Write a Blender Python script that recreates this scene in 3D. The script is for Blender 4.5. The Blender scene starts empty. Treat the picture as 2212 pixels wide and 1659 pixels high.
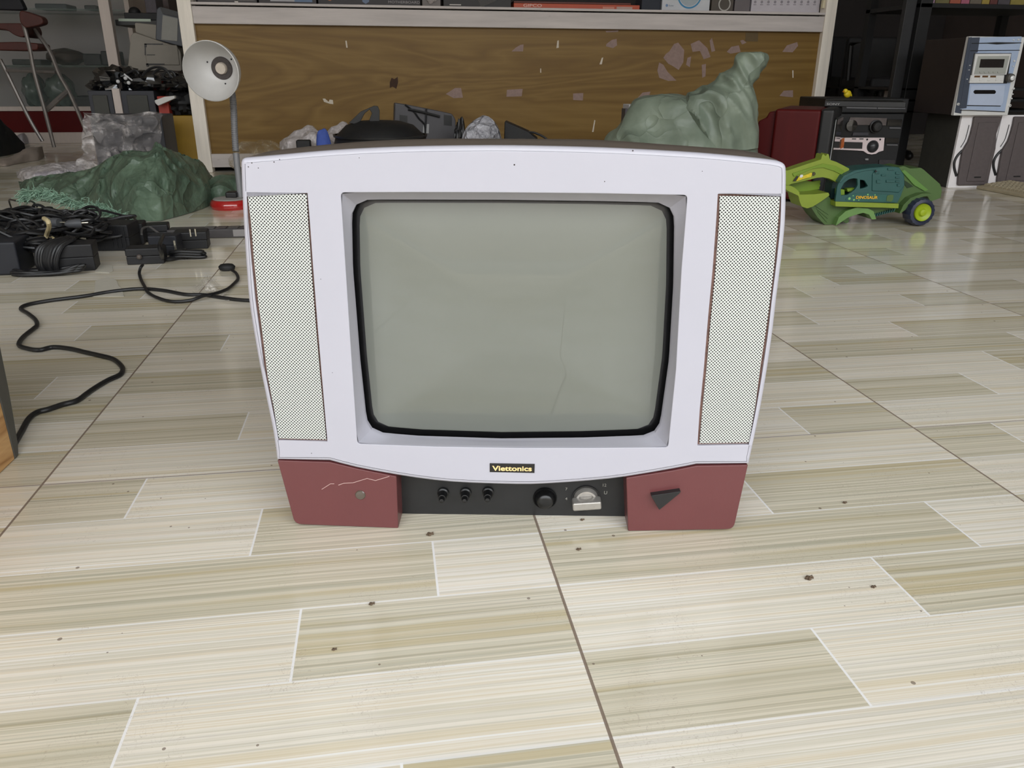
import bpy, bmesh, math, random
from math import sin, cos, pi, radians as R, sqrt, atan2
from mathutils import Vector, Matrix, noise
random.seed(7)
SC = bpy.context.scene
COL = SC.collection
# ---------------------------------------------------------------- camera model (metres; X along tiles, Y into the shop)
IW, IH = 2212.0, 1659.0
CF, CP, CY, CR, CH = 1700.0, 0.376728, 0.156136, 0.0052542, 0.485516
TA, TB, TT = 0.151805, 0.954813, 0.6
_F = Vector((sin(CY)*cos(CP), cos(CY)*cos(CP), -sin(CP)))
_R0 = Vector((cos(CY), -sin(CY), 0)); _U0 = _R0.cross(_F)
_R = _R0*cos(CR)+_U0*sin(CR); _U = -_R0*sin(CR)+_U0*cos(CR)
EYE = Vector((0, 0, CH))
def ray(u, v): return _F+_R*((u-IW/2)/CF)-_U*((v-IH/2)/CF)
def G(u, v, z=0.0):
    d = ray(u, v); t = (z-CH)/d.z; return EYE+d*t
def A(u, v, Y):
    d = ray(u, v); return EYE+d*(Y/d.y)
# ---------------------------------------------------------------- frames, tags
class Fr:
    def __init__(s, o, yaw=0.0):
        s.o = Vector(o); s.yaw = yaw; s.M = Matrix.Translation(s.o) @ Matrix.Rotation(yaw, 4, 'Z'); s.I = s.M.inverted()
    def P(s, u, v, y=0.0):
        e = s.I @ EYE; d = s.I.to_3x3() @ ray(u, v); t = (y-e.y)/d.y; return e+d*t
    def G(s, u, v, z=0.0): return s.I @ G(u, v, z)
    def L(s, w): return s.I @ Vector(w)
def frame(u, v, yaw=0.0, z=0.0): return Fr(G(u, v, z), yaw)
def tag(o, label=None, cat=None, group=None, kind=None):
    if label: o['label'] = label
    if cat: o['category'] = cat
    if group: o['group'] = group
    if kind: o['kind'] = kind
    return o
def thing(name, fr, label, cat, group=None):
    o = bpy.data.objects.new(name, None); o.empty_display_size = 0.05
    COL.objects.link(o); o.matrix_world = fr.M
    tag(o, label, cat, group)
    return o
# ---------------------------------------------------------------- mesh builder
class MB:
    def __init__(s): s.v = []; s.f = []; s.m = []; s.sm = []
    def add(s, vs, fs, mi=0, smooth=False):
        k = len(s.v); s.v += [tuple(p) for p in vs]
        for f in fs: s.f.append(tuple(i+k for i in f)); s.m.append(mi); s.sm.append(smooth)
        return s
    def box(s, x0, x1, y0, y1, z0, z1, mi=0, M=None):
        vs = [Vector((x, y, z)) for z in (z0, z1) for y in (y0, y1) for x in (x0, x1)]
        if M: vs = [M @ p for p in vs]
        return s.add(vs, [(0, 2, 3, 1), (4, 5, 7, 6), (0, 1, 5, 4), (2, 6, 7, 3), (0, 4, 6, 2), (1, 3, 7, 5)], mi)
    def cube8(s, vs, mi=0):
        return s.add(vs, [(0, 2, 3, 1), (4, 5, 7, 6), (0, 1, 5, 4), (2, 6, 7, 3), (0, 4, 6, 2), (1, 3, 7, 5)], mi)
    def prism(s, pts, y0, y1, mi=0, smooth=False):
        """pts: (x,z) outline in the local XZ plane, extruded along y"""
        n = len(pts); vs = [(p[0], y0, p[1]) for p in pts]+[(p[0], y1, p[1]) for p in pts]
        fs = [tuple(range(n)), tuple(range(2*n-1, n-1, -1))]
        s.add(vs, fs, mi)
        k = len(s.v)-2*n
        for i in range(n):
            j = (i+1) % n; s.f.append((k+i, k+n+i, k+n+j, k+j)); s.m.append(mi); s.sm.append(smooth)
        return s
    def slab(s, pts, z0, z1, mi=0):
        n = len(pts); vs = [(p[0], p[1], z0) for p in pts]+[(p[0], p[1], z1) for p in pts]
        return s.add(vs, [tuple(range(n-1, -1, -1)), tuple(range(n, 2*n))]+[(i, (i+1) % n, n+(i+1) % n, n+i) for i in range(n)], mi)
    def loops(s, L, mi=0, smooth=True, cap0=False, cap1=False, closed=True):
        n = len(L[0]); k = len(s.v)
        for l in L: s.v += [tuple(p) for p in l]
        for a in range(len(L)-1):
            for i in range(n if closed else n-1):
                j = (i+1) % n
                s.f.append((k+a*n+i, k+a*n+j, k+(a+1)*n+j, k+(a+1)*n+i)); s.m.append(mi if not isinstance(mi, list) else mi[a]); s.sm.append(smooth)
        m0 = mi if not isinstance(mi, list) else mi[-1]
        if cap0: s.f.append(tuple(k+i for i in range(n-1, -1, -1))); s.m.append(m0); s.sm.append(False)
        if cap1: s.f.append(tuple(k+(len(L)-1)*n+i for i in range(n))); s.m.append(m0); s.sm.append(False)
        return s
    def tube(s, pts, r, seg=8, mi=0, cap=True, ref=None):
        pts = [Vector(p) for p in pts]; n = len(pts); rings = []
        up = Vector((0, 0, 1)); prev = None
        for i, p in enumerate(pts):
            t = (pts[min(i+1, n-1)]-pts[max(i-1, 0)])
            if t.length < 1e-9: t = Vector((0, 0, 1))
            t.normalize()
            if prev is None:
                a = t.cross(up)
                if a.length < .1: a = t.cross(Vector((1, 0, 0)))
            else: a = prev-t*prev.dot(t)
            if a.length < 1e-6: a = t.orthogonal()
            a.normalize(); prev = a; b = t.cross(a); rr = r[i] if isinstance(r, (list, tuple)) else r
            rings.append([p+(a*cos(2*pi*k/seg)+b*sin(2*pi*k/seg))*rr for k in range(seg)])
        return s.loops(rings, mi, True, cap, cap)
    def lathe(s, prof, c=(0, 0, 0), ax='Z', seg=32, mi=0, M=None, cap0=True, cap1=True, smooth=True):
        c = Vector(c); rings = []
        for r, h in prof:
            l = []
            for k in range(seg):
                a = 2*pi*k/seg; x, y = r*cos(a), r*sin(a)
                p = {'Z': Vector((x, y, h)), 'Y': Vector((x, h, -y)), 'X': Vector((h, x, y))}[ax]
                if M: p = M @ p
                l.append(c+p)
            rings.append(l)
        return s.loops(rings, mi, smooth, cap0, cap1)
    def ball(s, c, r, mi=0, n=10, sc=(1, 1, 1), jit=0.0, fq=8.0):
        c = Vector(c); rings = []
        for a in range(n+1):
            th = pi*a/n; l = []
            for b in range(n*2):
                ph = pi*b/n; d = Vector((sin(th)*cos(ph), sin(th)*sin(ph), -cos(th)))
                rr = r*(1+jit*noise.noise((d*fq/4+c*13)))
                l.append(c+Vector((d.x*sc[0], d.y*sc[1], d.z*sc[2]))*rr)
            rings.append(l)
        return s.loops(rings, mi, True)
    def build(s, name, mat, parent=None, bevel=0.0, seg=2, sub=0, thick=0.0, smooth=None, weld=False, sharp=35):
        me = bpy.data.meshes.new(name); me.from_pydata(s.v, [], s.f)
        for m in (mat if isinstance(mat, (list, tuple)) else [mat]): me.materials.append(m)
        me.polygons.foreach_set('material_index', s.m)
        me.polygons.foreach_set('use_smooth', [True]*len(s.f) if (smooth or bevel) else s.sm)
        me.update()
        bm = bmesh.new(); bm.from_mesh(me)
        if weld: bmesh.ops.remove_doubles(bm, verts=bm.verts, dist=1e-5)
        bmesh.ops.recalc_face_normals(bm, faces=bm.faces); bm.to_mesh(me); bm.free()
        try: me.set_sharp_from_angle(angle=R(sharp))
        except Exception: pass
        o = bpy.data.objects.new(name, me); COL.objects.link(o)
        if parent is not None: o.parent = parent
        if thick: md = o.modifiers.new('t', 'SOLIDIFY'); md.thickness = thick; md.offset = 0
        if sub: md = o.modifiers.new('s', 'SUBSURF'); md.levels = sub; md.render_levels = sub
        if bevel:
            md = o.modifiers.new('b', 'BEVEL'); md.width = bevel; md.segments = seg; md.limit_method = 'ANGLE'; md.angle_limit = R(35)
            try: md.harden_normals = True
            except Exception: pass
        return o
def plate(name, outer, holes, y0, y1, mat, parent, bev=0.0):
    """flat part cut from a filled outline with holes, given thickness and eased edges (outline in XZ)"""
    cu = bpy.data.curves.new(name, 'CURVE'); cu.dimensions = '2D'; cu.fill_mode = 'BOTH'
    for l in [outer]+holes:
        sp = cu.splines.new('POLY'); sp.points.add(len(l)-1); sp.use_cyclic_u = True
        for i, p in enumerate(l): sp.points[i].co = (p[0], p[1], 0, 1)
    cu.extrude = (y1-y0)/2-bev; cu.bevel_depth = bev; cu.bevel_resolution = 2; cu.offset = -bev
    t = bpy.data.objects.new('tmp', cu); COL.objects.link(t)
    dg = bpy.context.evaluated_depsgraph_get(); me = bpy.data.meshes.new_from_object(t.evaluated_get(dg))
    bpy.data.objects.remove(t); bpy.data.curves.remove(cu)
    for v in me.vertices: v.co = Vector((v.co.x, (y0+y1)/2-v.co.z, v.co.y))
    me.name = name; me.materials.clear(); me.materials.append(mat)
    bm = bmesh.new(); bm.from_mesh(me); bmesh.ops.remove_doubles(bm, verts=bm.verts, dist=1e-6); bmesh.ops.recalc_face_normals(bm, faces=bm.faces); bm.to_mesh(me); bm.free()
    for p in me.polygons: p.use_smooth = True
    me.set_sharp_from_angle(angle=R(40))
    o = bpy.data.objects.new(name, me); COL.objects.link(o)
    md = o.modifiers.new('w', 'WEIGHTED_NORMAL'); md.keep_sharp = True; md.weight = 100
    if parent is not None: o.parent = parent
    return o
def text(name, s, p, size, mat, parent, yaw=0.0, tilt=pi/2, bold=0.0, ext=0.0003, align='LEFT', shear=0.0, sx=1.0, roll=0.0, width=None):
    cu = bpy.data.curves.new(name, 'FONT'); cu.body = s; cu.size = size; cu.extrude = ext; cu.offset = bold; cu.align_x = align; cu.shear = shear
    cu.materials.append(mat)
    t = bpy.data.objects.new('tmp', cu); COL.objects.link(t)
    dg = bpy.context.evaluated_depsgraph_get(); me = bpy.data.meshes.new_from_object(t.evaluated_get(dg))
    bpy.data.objects.remove(t); bpy.data.curves.remove(cu)
    if width:
        w = max(v.co.x for v in me.vertices)-min(v.co.x for v in me.vertices); sx = width/w
    M = Matrix.Translation(Vector(p)) @ Matrix.Rotation(yaw, 4, 'Z') @ Matrix.Rotation(tilt, 4, 'X') @ Matrix.Rotation(roll, 4, 'Z') @ Matrix.Diagonal((sx, 1, 1, 1))
    me.transform(M); me.name = name
    o = bpy.data.objects.new(name, me); COL.objects.link(o)
    if parent is not None: o.parent = parent
    return o
def heap(fr, cols, hd, amp, fq, nc=22, ni=6, seed=0, pw=.75, back=1.0):
    """cloth or plastic lying on the floor: cols = (u, v_bottom, v_top) traced left to right; returns loops in frame space"""
    P = cr([Vector(c) for c in cols], ni); rows = []
    for c in P:
        pf = G(c.x, c.y); d = Vector((pf.x, pf.y, 0)).normalized(); q = pf+d*hd
        r = ray(c.x, c.z); t = (q-EYE).dot(d)/r.dot(d); zt = max(.004, (EYE+r*t).z); row = []
        for k in range(nc+1):
            a = pi*k/nc; z = zt*sin(a)**pw; p = pf+d*hd*(1-cos(a))*(1 if k < nc/2 else back)
            s_ = Vector((p.x+seed, p.y, z)); nv = noise.noise(s_*fq); n2 = noise.noise(s_*fq*2.3+Vector((5, 1, 2)))
            dd = amp*((1-abs(nv)*3.0)*.7+(1-abs(n2)*3.2)*.42+(.5-abs(noise.noise(s_*fq*4.6))*2)*.22)*min(1, sin(a)*2.5)
            row.append(fr.I @ Vector((p.x-d.x*dd*.9, p.y-d.y*dd*.9, max(0.0015, z+dd*.35*(1 if z > .02 else 0)))))
        rows.append(row)
    return rows
def even(pts, n):
    pts = [Vector(p) for p in pts]; return resample(pts, n-1)+[pts[-1]]
def cloth_mat(name, c1, c2, sc=7.0, st=1.0, alpha=None, rough=.5, dist=.02, warp=.9):
    m = bpy.data.materials.new(name); m.use_nodes = True; nt = m.node_tree; b = nt.nodes['Principled BSDF']; g = NG(nt)
    tc = N(nt, 'ShaderNodeTexCoord'); P = tc.outputs['Object']
    wn = nt.nodes.new('ShaderNodeTexNoise'); wn.inputs['Scale'].default_value = sc*.7; wn.inputs['Detail'].default_value = 3; nt.links.new(P, wn.inputs['Vector'])
    va = nt.nodes.new('ShaderNodeVectorMath'); va.operation = 'MULTIPLY_ADD'; nt.links.new(wn.outputs['Color'], va.inputs[0]); va.inputs[1].default_value = (warp/sc,)*3; nt.links.new(P, va.inputs[2])
    def vor(s):
        v = nt.nodes.new('ShaderNodeTexVoronoi'); v.feature = 'DISTANCE_TO_EDGE'; v.inputs['Scale'].default_value = s; nt.links.new(va.outputs[0], v.inputs['Vector']); return v.outputs['Distance']
    h1 = g.m('POWER', g.m('MINIMUM', g.m('MULTIPLY', vor(sc), 2.2), 1.0), .6); h2 = g.m('MINIMUM', g.m('MULTIPLY', vor(sc*2.7), 2.4), 1.0)
    hh = g.m('ADD', g.m('MULTIPLY', h1, -.7), g.m('ADD', g.m('MULTIPLY', h2, -.10), g.m('MULTIPLY', g.noise(P, sc*1.1, 4, .55), 1.1)))
    bp = N(nt, 'ShaderNodeBump', i_Strength=st, i_Distance=dist); nt.links.new(hh, bp.inputs['Height']); nt.links.new(bp.outputs[0], b.inputs['Normal'])
    nz = g.noise(P, sc*.8, 5, .6); nt.links.new(g.ramp(nz, [(.35, srgb(c1)), (.65, srgb(c2))]), b.inputs['Base Color']); b.inputs['Roughness'].default_value = rough
    if alpha is not None:
        cr_ = g.m('SUBTRACT', 1.0, g.m('MINIMUM', g.m('MULTIPLY', vor(sc*1.6), 9.0), 1.0)); nn = g.ramp(g.noise(P, sc*1.5, 4, .65), [(.45, (0, 0, 0)), (.72, (1, 1, 1))])
        a_ = g.m('ADD', alpha, g.m('ADD', g.m('MULTIPLY', g.m('MULTIPLY', cr_, nn), .75), g.m('MULTIPLY', nn, .28))); nt.links.new(g.m('MINIMUM', a_, 1.0), b.inputs['Alpha'])
    MATS[name] = m; return m
def surf(rows, mi=0):
    m = MB(); m.loops(rows, mi, True, closed=False); return m
def tangle(c, sz, turns, r, seed, flat=.45, seg=6, n=11, drift=.5):
    rd = random.Random(seed); pts = []; c = Vector(c)
    ax = rd.uniform(0, 6); k = int(turns*n)
    off = Vector((0, 0, 0))
    for i in range(k):
        a = 2*pi*i/n; rr = sz*(.55+.45*noise.noise(Vector((i*.13, seed, 0)))+.12*rd.uniform(-1, 1))
        if i % n == 0: off = Vector((rd.uniform(-1, 1), rd.uniform(-1, 1), 0))*sz*drift
        t = 1.0*noise.noise(Vector((i*.07, seed+9, 3)))
        z = abs(sz*flat*(noise.noise(Vector((i*.21, seed+4, 1)))+.45))
        pts.append(c+off*.6+Vector((rr*cos(a+ax), rr*sin(a+ax)*(.6+.3*t), z+r)))
    return cr(pts, 3)
def cable(name, pts, r, m, parent, seg=7): return MB().tube(pts, r, seg).build(name, m, parent)
def cr(pts, n=8, closed=False):
    """smooth curve through points"""
    P = [Vector(p) for p in pts]; out = []; m = len(P)
    for i in range(m if closed else m-1):
        if closed: p0, p1, p2, p3 = P[i-1], P[i], P[(i+1) % m], P[(i+2) % m]
        else: p0, p1, p2, p3 = P[max(i-1, 0)], P[i], P[i+1], P[min(i+2, m-1)]
        for k in range(n):
            t = k/n; out.append(0.5*((2*p1)+(p2-p0)*t+(2*p0-5*p1+4*p2-p3)*t*t+(3*p1-p0-3*p2+p3)*t**3))
    if not closed: out.append(P[-1])
    return out
def rounded(pts, rad, n=5):
    """round the corners of a 2D polygon; rad: number or dict index->radius"""
    out = []; m = len(pts)
    for i in range(m):
        r = rad.get(i, 0) if isinstance(rad, dict) else rad
        p = Vector(pts[i]).to_2d(); a = Vector(pts[i-1]).to_2d(); b = Vector(pts[(i+1) % m]).to_2d()
        if r <= 0: out.append(p); continue
        da = (a-p); db = (b-p); la, lb = da.length, db.length; da.normalize(); db.normalize()
        r_ = min(r, la*.49, lb*.49); q0 = p+da*r_; q1 = p+db*r_
        for k in range(n+1):
            t = k/n; out.append(q0*(1-t)**2+p*2*t*(1-t)+q1*t*t)
    return out
def resample(pl, n):
    """n points along polyline incl. the first, excl. the last"""
    L = [0]
    for i in range(1, len(pl)): L.append(L[-1]+(pl[i]-pl[i-1]).length)
    out = []
    j = 0
    for k in range(n):
        d = L[-1]*k/n
        while j < len(L)-2 and L[j+1] < d: j += 1
        t = (d-L[j])/max(1e-9, L[j+1]-L[j]); out.append(pl[j].lerp(pl[j+1], t))
    return out
def polar(loop, c, n):
    """sample a star-shaped closed 2D loop at n even angles round c"""
    c = Vector(c).to_2d(); P = [Vector(p).to_2d()-c for p in loop]; out = []
    for k in range(n):
        a = 2*pi*k/n; d = Vector((cos(a), sin(a))); best = None
        for i in range(len(P)):
            p, q = P[i], P[(i+1) % len(P)]; e = q-p; den = d.x*(-e.y)+d.y*e.x
            if abs(den) < 1e-12: continue
            t = (p.x*(-e.y)+p.y*e.x)/den; s_ = (d.x*p.y-d.y*p.x)/den
            if t > 0 and -1e-6 <= s_ <= 1+1e-6: best = t if best is None else max(best, t)
        out.append(c+d*(best or 0))
    return out
def inset(loop, d):
    n = len(loop); out = []
    area = sum(loop[i].x*loop[(i+1) % n].y-loop[(i+1) % n].x*loop[i].y for i in range(n)); sgn = 1 if area > 0 else -1
    for i in range(n):
        a = (loop[i]-loop[i-1]); b = (loop[(i+1) % n]-loop[i])
        if a.length < 1e-9: a = b
        if b.length < 1e-9: b = a
        t = (a.normalized()+b.normalized()); t = t.normalized() if t.length > 1e-6 else a.normalized()
        out.append(loop[i]+Vector((-t.y, t.x))*d*sgn)
    return out
# ---------------------------------------------------------------- materials
MATS = {}
def srgb(c):
    return tuple((x/255/12.92 if x/255 <= .04045 else ((x/255+.055)/1.055)**2.4) for x in c)+(1,)
def N(nt, t, **kw):
    n = nt.nodes.new(t)
    for k, v in kw.items():
        if k.startswith('i_'): n.inputs[k[2:].replace('_', ' ')].default_value = v
        else: setattr(n, k, v)
    return n
def pm(name, col, rough=.5, var=.12, scale=30, metal=0, bump=0, bscale=None, spec=.5, coat=0, trans=0, alpha=1, emit=0, dirt=None, dirt_amt=0, sheen=0, stretch=(1, 1, 1), sss=0, ior=1.5, film=0):
    if name in MATS: return MATS[name]
    m = bpy.data.materials.new(name); m.use_nodes = True; nt = m.node_tree; b = nt.nodes['Principled BSDF']
    c = srgb(col) if max(col) > 1.01 else tuple(col)+(1,)
    if max(col) < 126: c = tuple(x*.65 for x in c[:3])+(1,)   # dark plastics and prints run darker than first guessed
    tc = N(nt, 'ShaderNodeTexCoord'); mp = N(nt, 'ShaderNodeMapping'); mp.inputs['Scale'].default_value = stretch
    nt.links.new(tc.outputs['Object'], mp.inputs[0])
    nz = N(nt, 'ShaderNodeTexNoise', i_Scale=scale, i_Detail=5.0, i_Roughness=.6); nt.links.new(mp.outputs[0], nz.inputs['Vector'])
    rp = N(nt, 'ShaderNodeValToRGB'); rp.color_ramp.elements[0].position = .3; rp.color_ramp.elements[1].position = .7
    rp.color_ramp.elements[0].color = tuple(x*(1-var) for x in c[:3])+(1,); rp.color_ramp.elements[1].color = tuple(min(1, x*(1+var)) for x in c[:3])+(1,)
    nt.links.new(nz.outputs['Fac'], rp.inputs[0]); out = rp.outputs[0]
    if dirt:
        n2 = N(nt, 'ShaderNodeTexNoise', i_Scale=scale*1.7, i_Detail=8.0, i_Roughness=.7); nt.links.new(mp.outputs[0], n2.inputs['Vector'])
        r2 = N(nt, 'ShaderNodeValToRGB'); r2.color_ramp.elements[0].position = .68-dirt_amt; r2.color_ramp.elements[1].position = .74-dirt_amt
        nt.links.new(n2.outputs['Fac'], r2.inputs[0])
        mx = N(nt, 'ShaderNodeMix', data_type='RGBA'); nt.links.new(r2.outputs[0], mx.inputs[0]); nt.links.new(out, mx.inputs[6]); mx.inputs[7].default_value = srgb(dirt); out = mx.outputs[2]
    nt.links.new(out, b.inputs['Base Color'])
    b.inputs['Roughness'].default_value = rough; b.inputs['Metallic'].default_value = metal
    b.inputs['Specular IOR Level'].default_value = spec; b.inputs['Coat Weight'].default_value = coat; b.inputs['Coat Roughness'].default_value = .05
    b.inputs['Transmission Weight'].default_value = trans; b.inputs['Alpha'].default_value = alpha; b.inputs['IOR'].default_value = ior
    if emit: b.inputs['Emission Color'].default_value = c; b.inputs['Emission Strength'].default_value = emit
    if bump:
        bp = N(nt, 'ShaderNodeBump', i_Strength=bump, i_Distance=.002)
        nb = N(nt, 'ShaderNodeTexNoise', i_Scale=bscale or scale, i_Detail=4.0); nt.links.new(mp.outputs[0], nb.inputs['Vector'])
        nt.links.new(nb.outputs['Fac'], bp.inputs['Height']); nt.links.new(bp.outputs[0], b.inputs['Normal'])
    MATS[name] = m; return m
class NG:
    """tiny math-node helper"""
    def __init__(s, nt): s.nt = nt
    def m(s, op, a, b=None, c=None):
        n = s.nt.nodes.new('ShaderNodeMath'); n.operation = op
        for i, x in enumerate((a, b, c)):
            if x is None: continue
            if isinstance(x, (int, float)): n.inputs[i].default_value = x
            else: s.nt.links.new(x, n.inputs[i])
        return n.outputs[0]
    def mix(s, f, a, b):
        n = s.nt.nodes.new('ShaderNodeMix'); n.data_type = 'RGBA'
        for i, x in ((0, f), (6, a), (7, b)):
            if isinstance(x, (tuple, float, int)): n.inputs[i].default_value = x
            else: s.nt.links.new(x, n.inputs[i])
        return n.outputs[2]
    def ramp(s, f, st, interp='LINEAR'):
        n = s.nt.nodes.new('ShaderNodeValToRGB'); r = n.color_ramp; r.interpolation = interp
        while len(r.elements) < len(st): r.elements.new(.5)
        for e, (p, c) in zip(r.elements, st): e.position = p
        for e, (p, c) in zip(r.elements, st): e.color = c if len(c) == 4 else tuple(c)+(1,)
        s.nt.links.new(f, n.inputs[0]); return n.outputs[0]
    def vec(s, x, y, z=0.0):
        n = s.nt.nodes.new('ShaderNodeCombineXYZ')
        for i, q in enumerate((x, y, z)):
            if isinstance(q, (int, float)): n.inputs[i].default_value = q
            else: s.nt.links.new(q, n.inputs[i])
        return n.outputs[0]
    def noise(s, v, sc=1.0, d=3.0, r=.5, dist=0.0):
        n = s.nt.nodes.new('ShaderNodeTexNoise'); n.inputs['Scale'].default_value = sc; n.inputs['Detail'].default_value = d; n.inputs['Roughness'].default_value = r; n.inputs['Distortion'].default_value = dist
        s.nt.links.new(v, n.inputs['Vector']); return n.outputs['Fac']
def floor_mat():
    m = bpy.data.materials.new('printed_tile'); m.use_nodes = True; nt = m.node_tree; b = nt.nodes['Principled BSDF']; g = NG(nt)
    tc = N(nt, 'ShaderNodeTexCoord'); sp = N(nt, 'ShaderNodeSeparateXYZ'); nt.links.new(tc.outputs['Object'], sp.inputs[0])
    X, Y = sp.outputs[0], sp.outputs[1]
    px = g.m('DIVIDE', g.m('SUBTRACT', X, TA), TT); py = g.m('DIVIDE', g.m('SUBTRACT', TB, Y), TT)
    ix = g.m('FLOOR', px); iy = g.m('FLOOR', py); tx = g.m('FRACT', px); ty = g.m('FRACT', py)
    s6 = g.m('MULTIPLY', ty, 6.0); si = g.m('FLOOR', s6); sf = g.m('FRACT', s6)
    idx = g.m('DIVIDE', g.m('ADD', si, .5), 6.0)
    js = [.21, .47, .797, .575, .37, .728]; side = [1, 0, 1, 0, 1, 0]   # side: 1 = the dark piece lies left of the joint
    q = lambda v: (v, v, v, 1)
    joint = g.ramp(idx, [(i/6, q(js[i])) for i in range(6)], 'CONSTANT'); sd = g.ramp(idx, [(i/6, q(side[i])) for i in range(6)], 'CONSTANT')
    left = g.m('LESS_THAN', tx, joint); dark = g.m('COMPARE', left, sd, .1)
    pid = g.m('ADD', g.m('MULTIPLY', si, 2.37), g.m('MULTIPLY', left, 7.1))
    # printed streaks
    wob = g.m('MULTIPLY', g.noise(g.vec(g.m('MULTIPLY', tx, 2.2), g.m('MULTIPLY', ty, 5), pid), 1.0, 2), .5)
    n1 = g.noise(g.vec(g.m('MULTIPLY', tx, .16), g.m('ADD', g.m('MULTIPLY', ty, 46), wob), pid), 1.0, 4, .62)
    n2 = g.noise(g.vec(g.m('MULTIPLY', tx, .3), g.m('ADD', g.m('MULTIPLY', ty, 110), wob), g.m('ADD', pid, 3.3)), 1.0, 3, .6)
    n3 = g.noise(g.vec(g.m('MULTIPLY', tx, .25), g.m('ADD', g.m('MULTIPLY', ty, 38), wob), g.m('ADD', pid, 9.3)), 1.0, 2, .5)
    D = g.ramp(n1, [(.28, srgb((154, 150, 132))), (.37, srgb((186, 180, 158))), (.43, srgb((216, 208, 187))), (.49, srgb((192, 185, 162))), (.55, srgb((226, 218, 199))), (.62, srgb((184, 180, 160))), (.70, srgb((214, 206, 182)))])
    Lc = g.ramp(n1, [(.30, srgb((196, 190, 172))), (.37, srgb((226, 217, 200))), (.43, srgb((240, 236, 228))), (.48, srgb((216, 210, 192))), (.53, srgb((240, 234, 222))), (.59, srgb((224, 213, 190))), (.66, srgb((243, 241, 236)))])
    D = g.mix(g.ramp(n2, [(.50, q(0)), (.62, q(.55))]), D, srgb((214, 209, 190)))
    D = g.mix(g.ramp(n3, [(.56, q(0)), (.64, q(.5))]), D, srgb((188, 170, 120)))
    D = g.mix(g.ramp(n2, [(.34, q(.4)), (.44, q(0))]), D, srgb((152, 147, 126)))
    Lc = g.mix(g.ramp(n3, [(.57, q(0)), (.66, q(.55))]), Lc, srgb((216, 203, 172)))
    Lc = g.mix(g.ramp(n2, [(.36, q(.5)), (.46, q(0))]), Lc, srgb((196, 190, 174)))
    c = g.mix(dark, Lc, D)
    # white print lines at strip edges and joints
    e1 = g.m('LESS_THAN', sf, .016); e2 = g.m('GREATER_THAN', sf, .99); jl = g.m('LESS_THAN', g.m('ABSOLUTE', g.m('SUBTRACT', tx, joint)), .0019)
    w = g.m('MINIMUM', g.m('ADD', g.m('ADD', g.m('MULTIPLY', e1, .75), g.m('MULTIPLY', e2, .5)), jl), 1.0)
    c = g.mix(w, c, srgb((242, 241, 240)))
    # scratches, dust specks, scuffs
    P = tc.outputs['Object']
    vs = nt.nodes.new('ShaderNodeTexVoronoi'); vs.inputs['Scale'].default_value = 42; nt.links.new(P, vs.inputs['Vector'])
    rnd = N(nt, 'ShaderNodeSeparateColor'); nt.links.new(vs.outputs['Color'], rnd.inputs[0])
    spk = g.m('MULTIPLY', g.m('LESS_THAN', vs.outputs['Distance'], g.m('MULTIPLY', rnd.outputs[1], .095)), g.m('GREATER_THAN', rnd.outputs[0], .62))
    c = g.mix(g.m('MULTIPLY', spk, .75), c, srgb((110, 92, 78)))
    sc1 = g.noise(P, 55.0, 2, .5, 3.0); band = g.m('LESS_THAN', g.m('ABSOLUTE', g.m('SUBTRACT', sc1, .5)), .006); msk = g.m('GREATER_THAN', g.noise(P, 7.0, 3, .6), .56)
    c = g.mix(g.m('MULTIPLY', g.m('MULTIPLY', band, msk), .35), c, srgb((150, 132, 118)))
    duf = g.ramp(g.noise(P, 2.3, 6, .65), [(.4, q(0)), (.75, q(.22))]); c = g.mix(duf, c, srgb((190, 178, 166)))
    # grout between tiles
    gx = g.m('LESS_THAN', g.m('MINIMUM', tx, g.m('SUBTRACT', 1.0, tx)), .0024); gy = g.m('LESS_THAN', g.m('MINIMUM', ty, g.m('SUBTRACT', 1.0, ty)), .0016)
    gr = g.m('MAXIMUM', gx, gy); c = g.mix(g.m('MULTIPLY', gr, .9), c, srgb((118, 100, 86)))
    nt.links.new(c, b.inputs['Base Color'])
    rr = g.ramp(g.noise(P, 5.0, 6, .7), [(.35, q(.10)), (.7, q(.2))]); nt.links.new(g.m('MAXIMUM', rr, g.m('MULTIPLY', gr, .8)), b.inputs['Roughness'])
    b.inputs['Specular IOR Level'].default_value = .5
    bp = N(nt, 'ShaderNodeBump', i_Strength=.35, i_Distance=.0012); nt.links.new(g.m('ADD', g.m('MULTIPLY', gr, -1.0), g.m('MULTIPLY', g.noise(P, 3.0, 2), .4)), bp.inputs['Height']); nt.links.new(bp.outputs[0], b.inputs['Normal'])
    return m
def grille_mat():
    m = bpy.data.materials.new('perforated_grille'); m.use_nodes = True; nt = m.node_tree; b = nt.nodes['Principled BSDF']; g = NG(nt)
    tc = N(nt, 'ShaderNodeTexCoord'); sp = N(nt, 'ShaderNodeSeparateXYZ'); nt.links.new(tc.outputs['Object'], sp.inputs[0])
    p = .00345
    def cell(off):
        a = g.m('SUBTRACT', g.m('FRACT', g.m('ADD', g.m('DIVIDE', sp.outputs[0], p), off)), .5); c_ = g.m('SUBTRACT', g.m('FRACT', g.m('ADD', g.m('DIVIDE', sp.outputs[2], p), off)), .5)
        return g.m('SQRT', g.m('ADD', g.m('MULTIPLY', a, a), g.m('MULTIPLY', c_, c_)))
    d = g.m('MINIMUM', cell(0.0), cell(.5)); hole = g.m('LESS_THAN', d, .205)
    nt.links.new(g.mix(hole, srgb((196, 198, 194)), srgb((16, 15, 14))), b.inputs['Base Color'])
    nt.links.new(g.m('ADD', .4, g.m('MULTIPLY', hole, .6)), b.inputs['Roughness'])
    nt.links.new(g.m('SUBTRACT', .5, g.m('MULTIPLY', hole, .5)), b.inputs['Specular IOR Level'])
    return m
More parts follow.
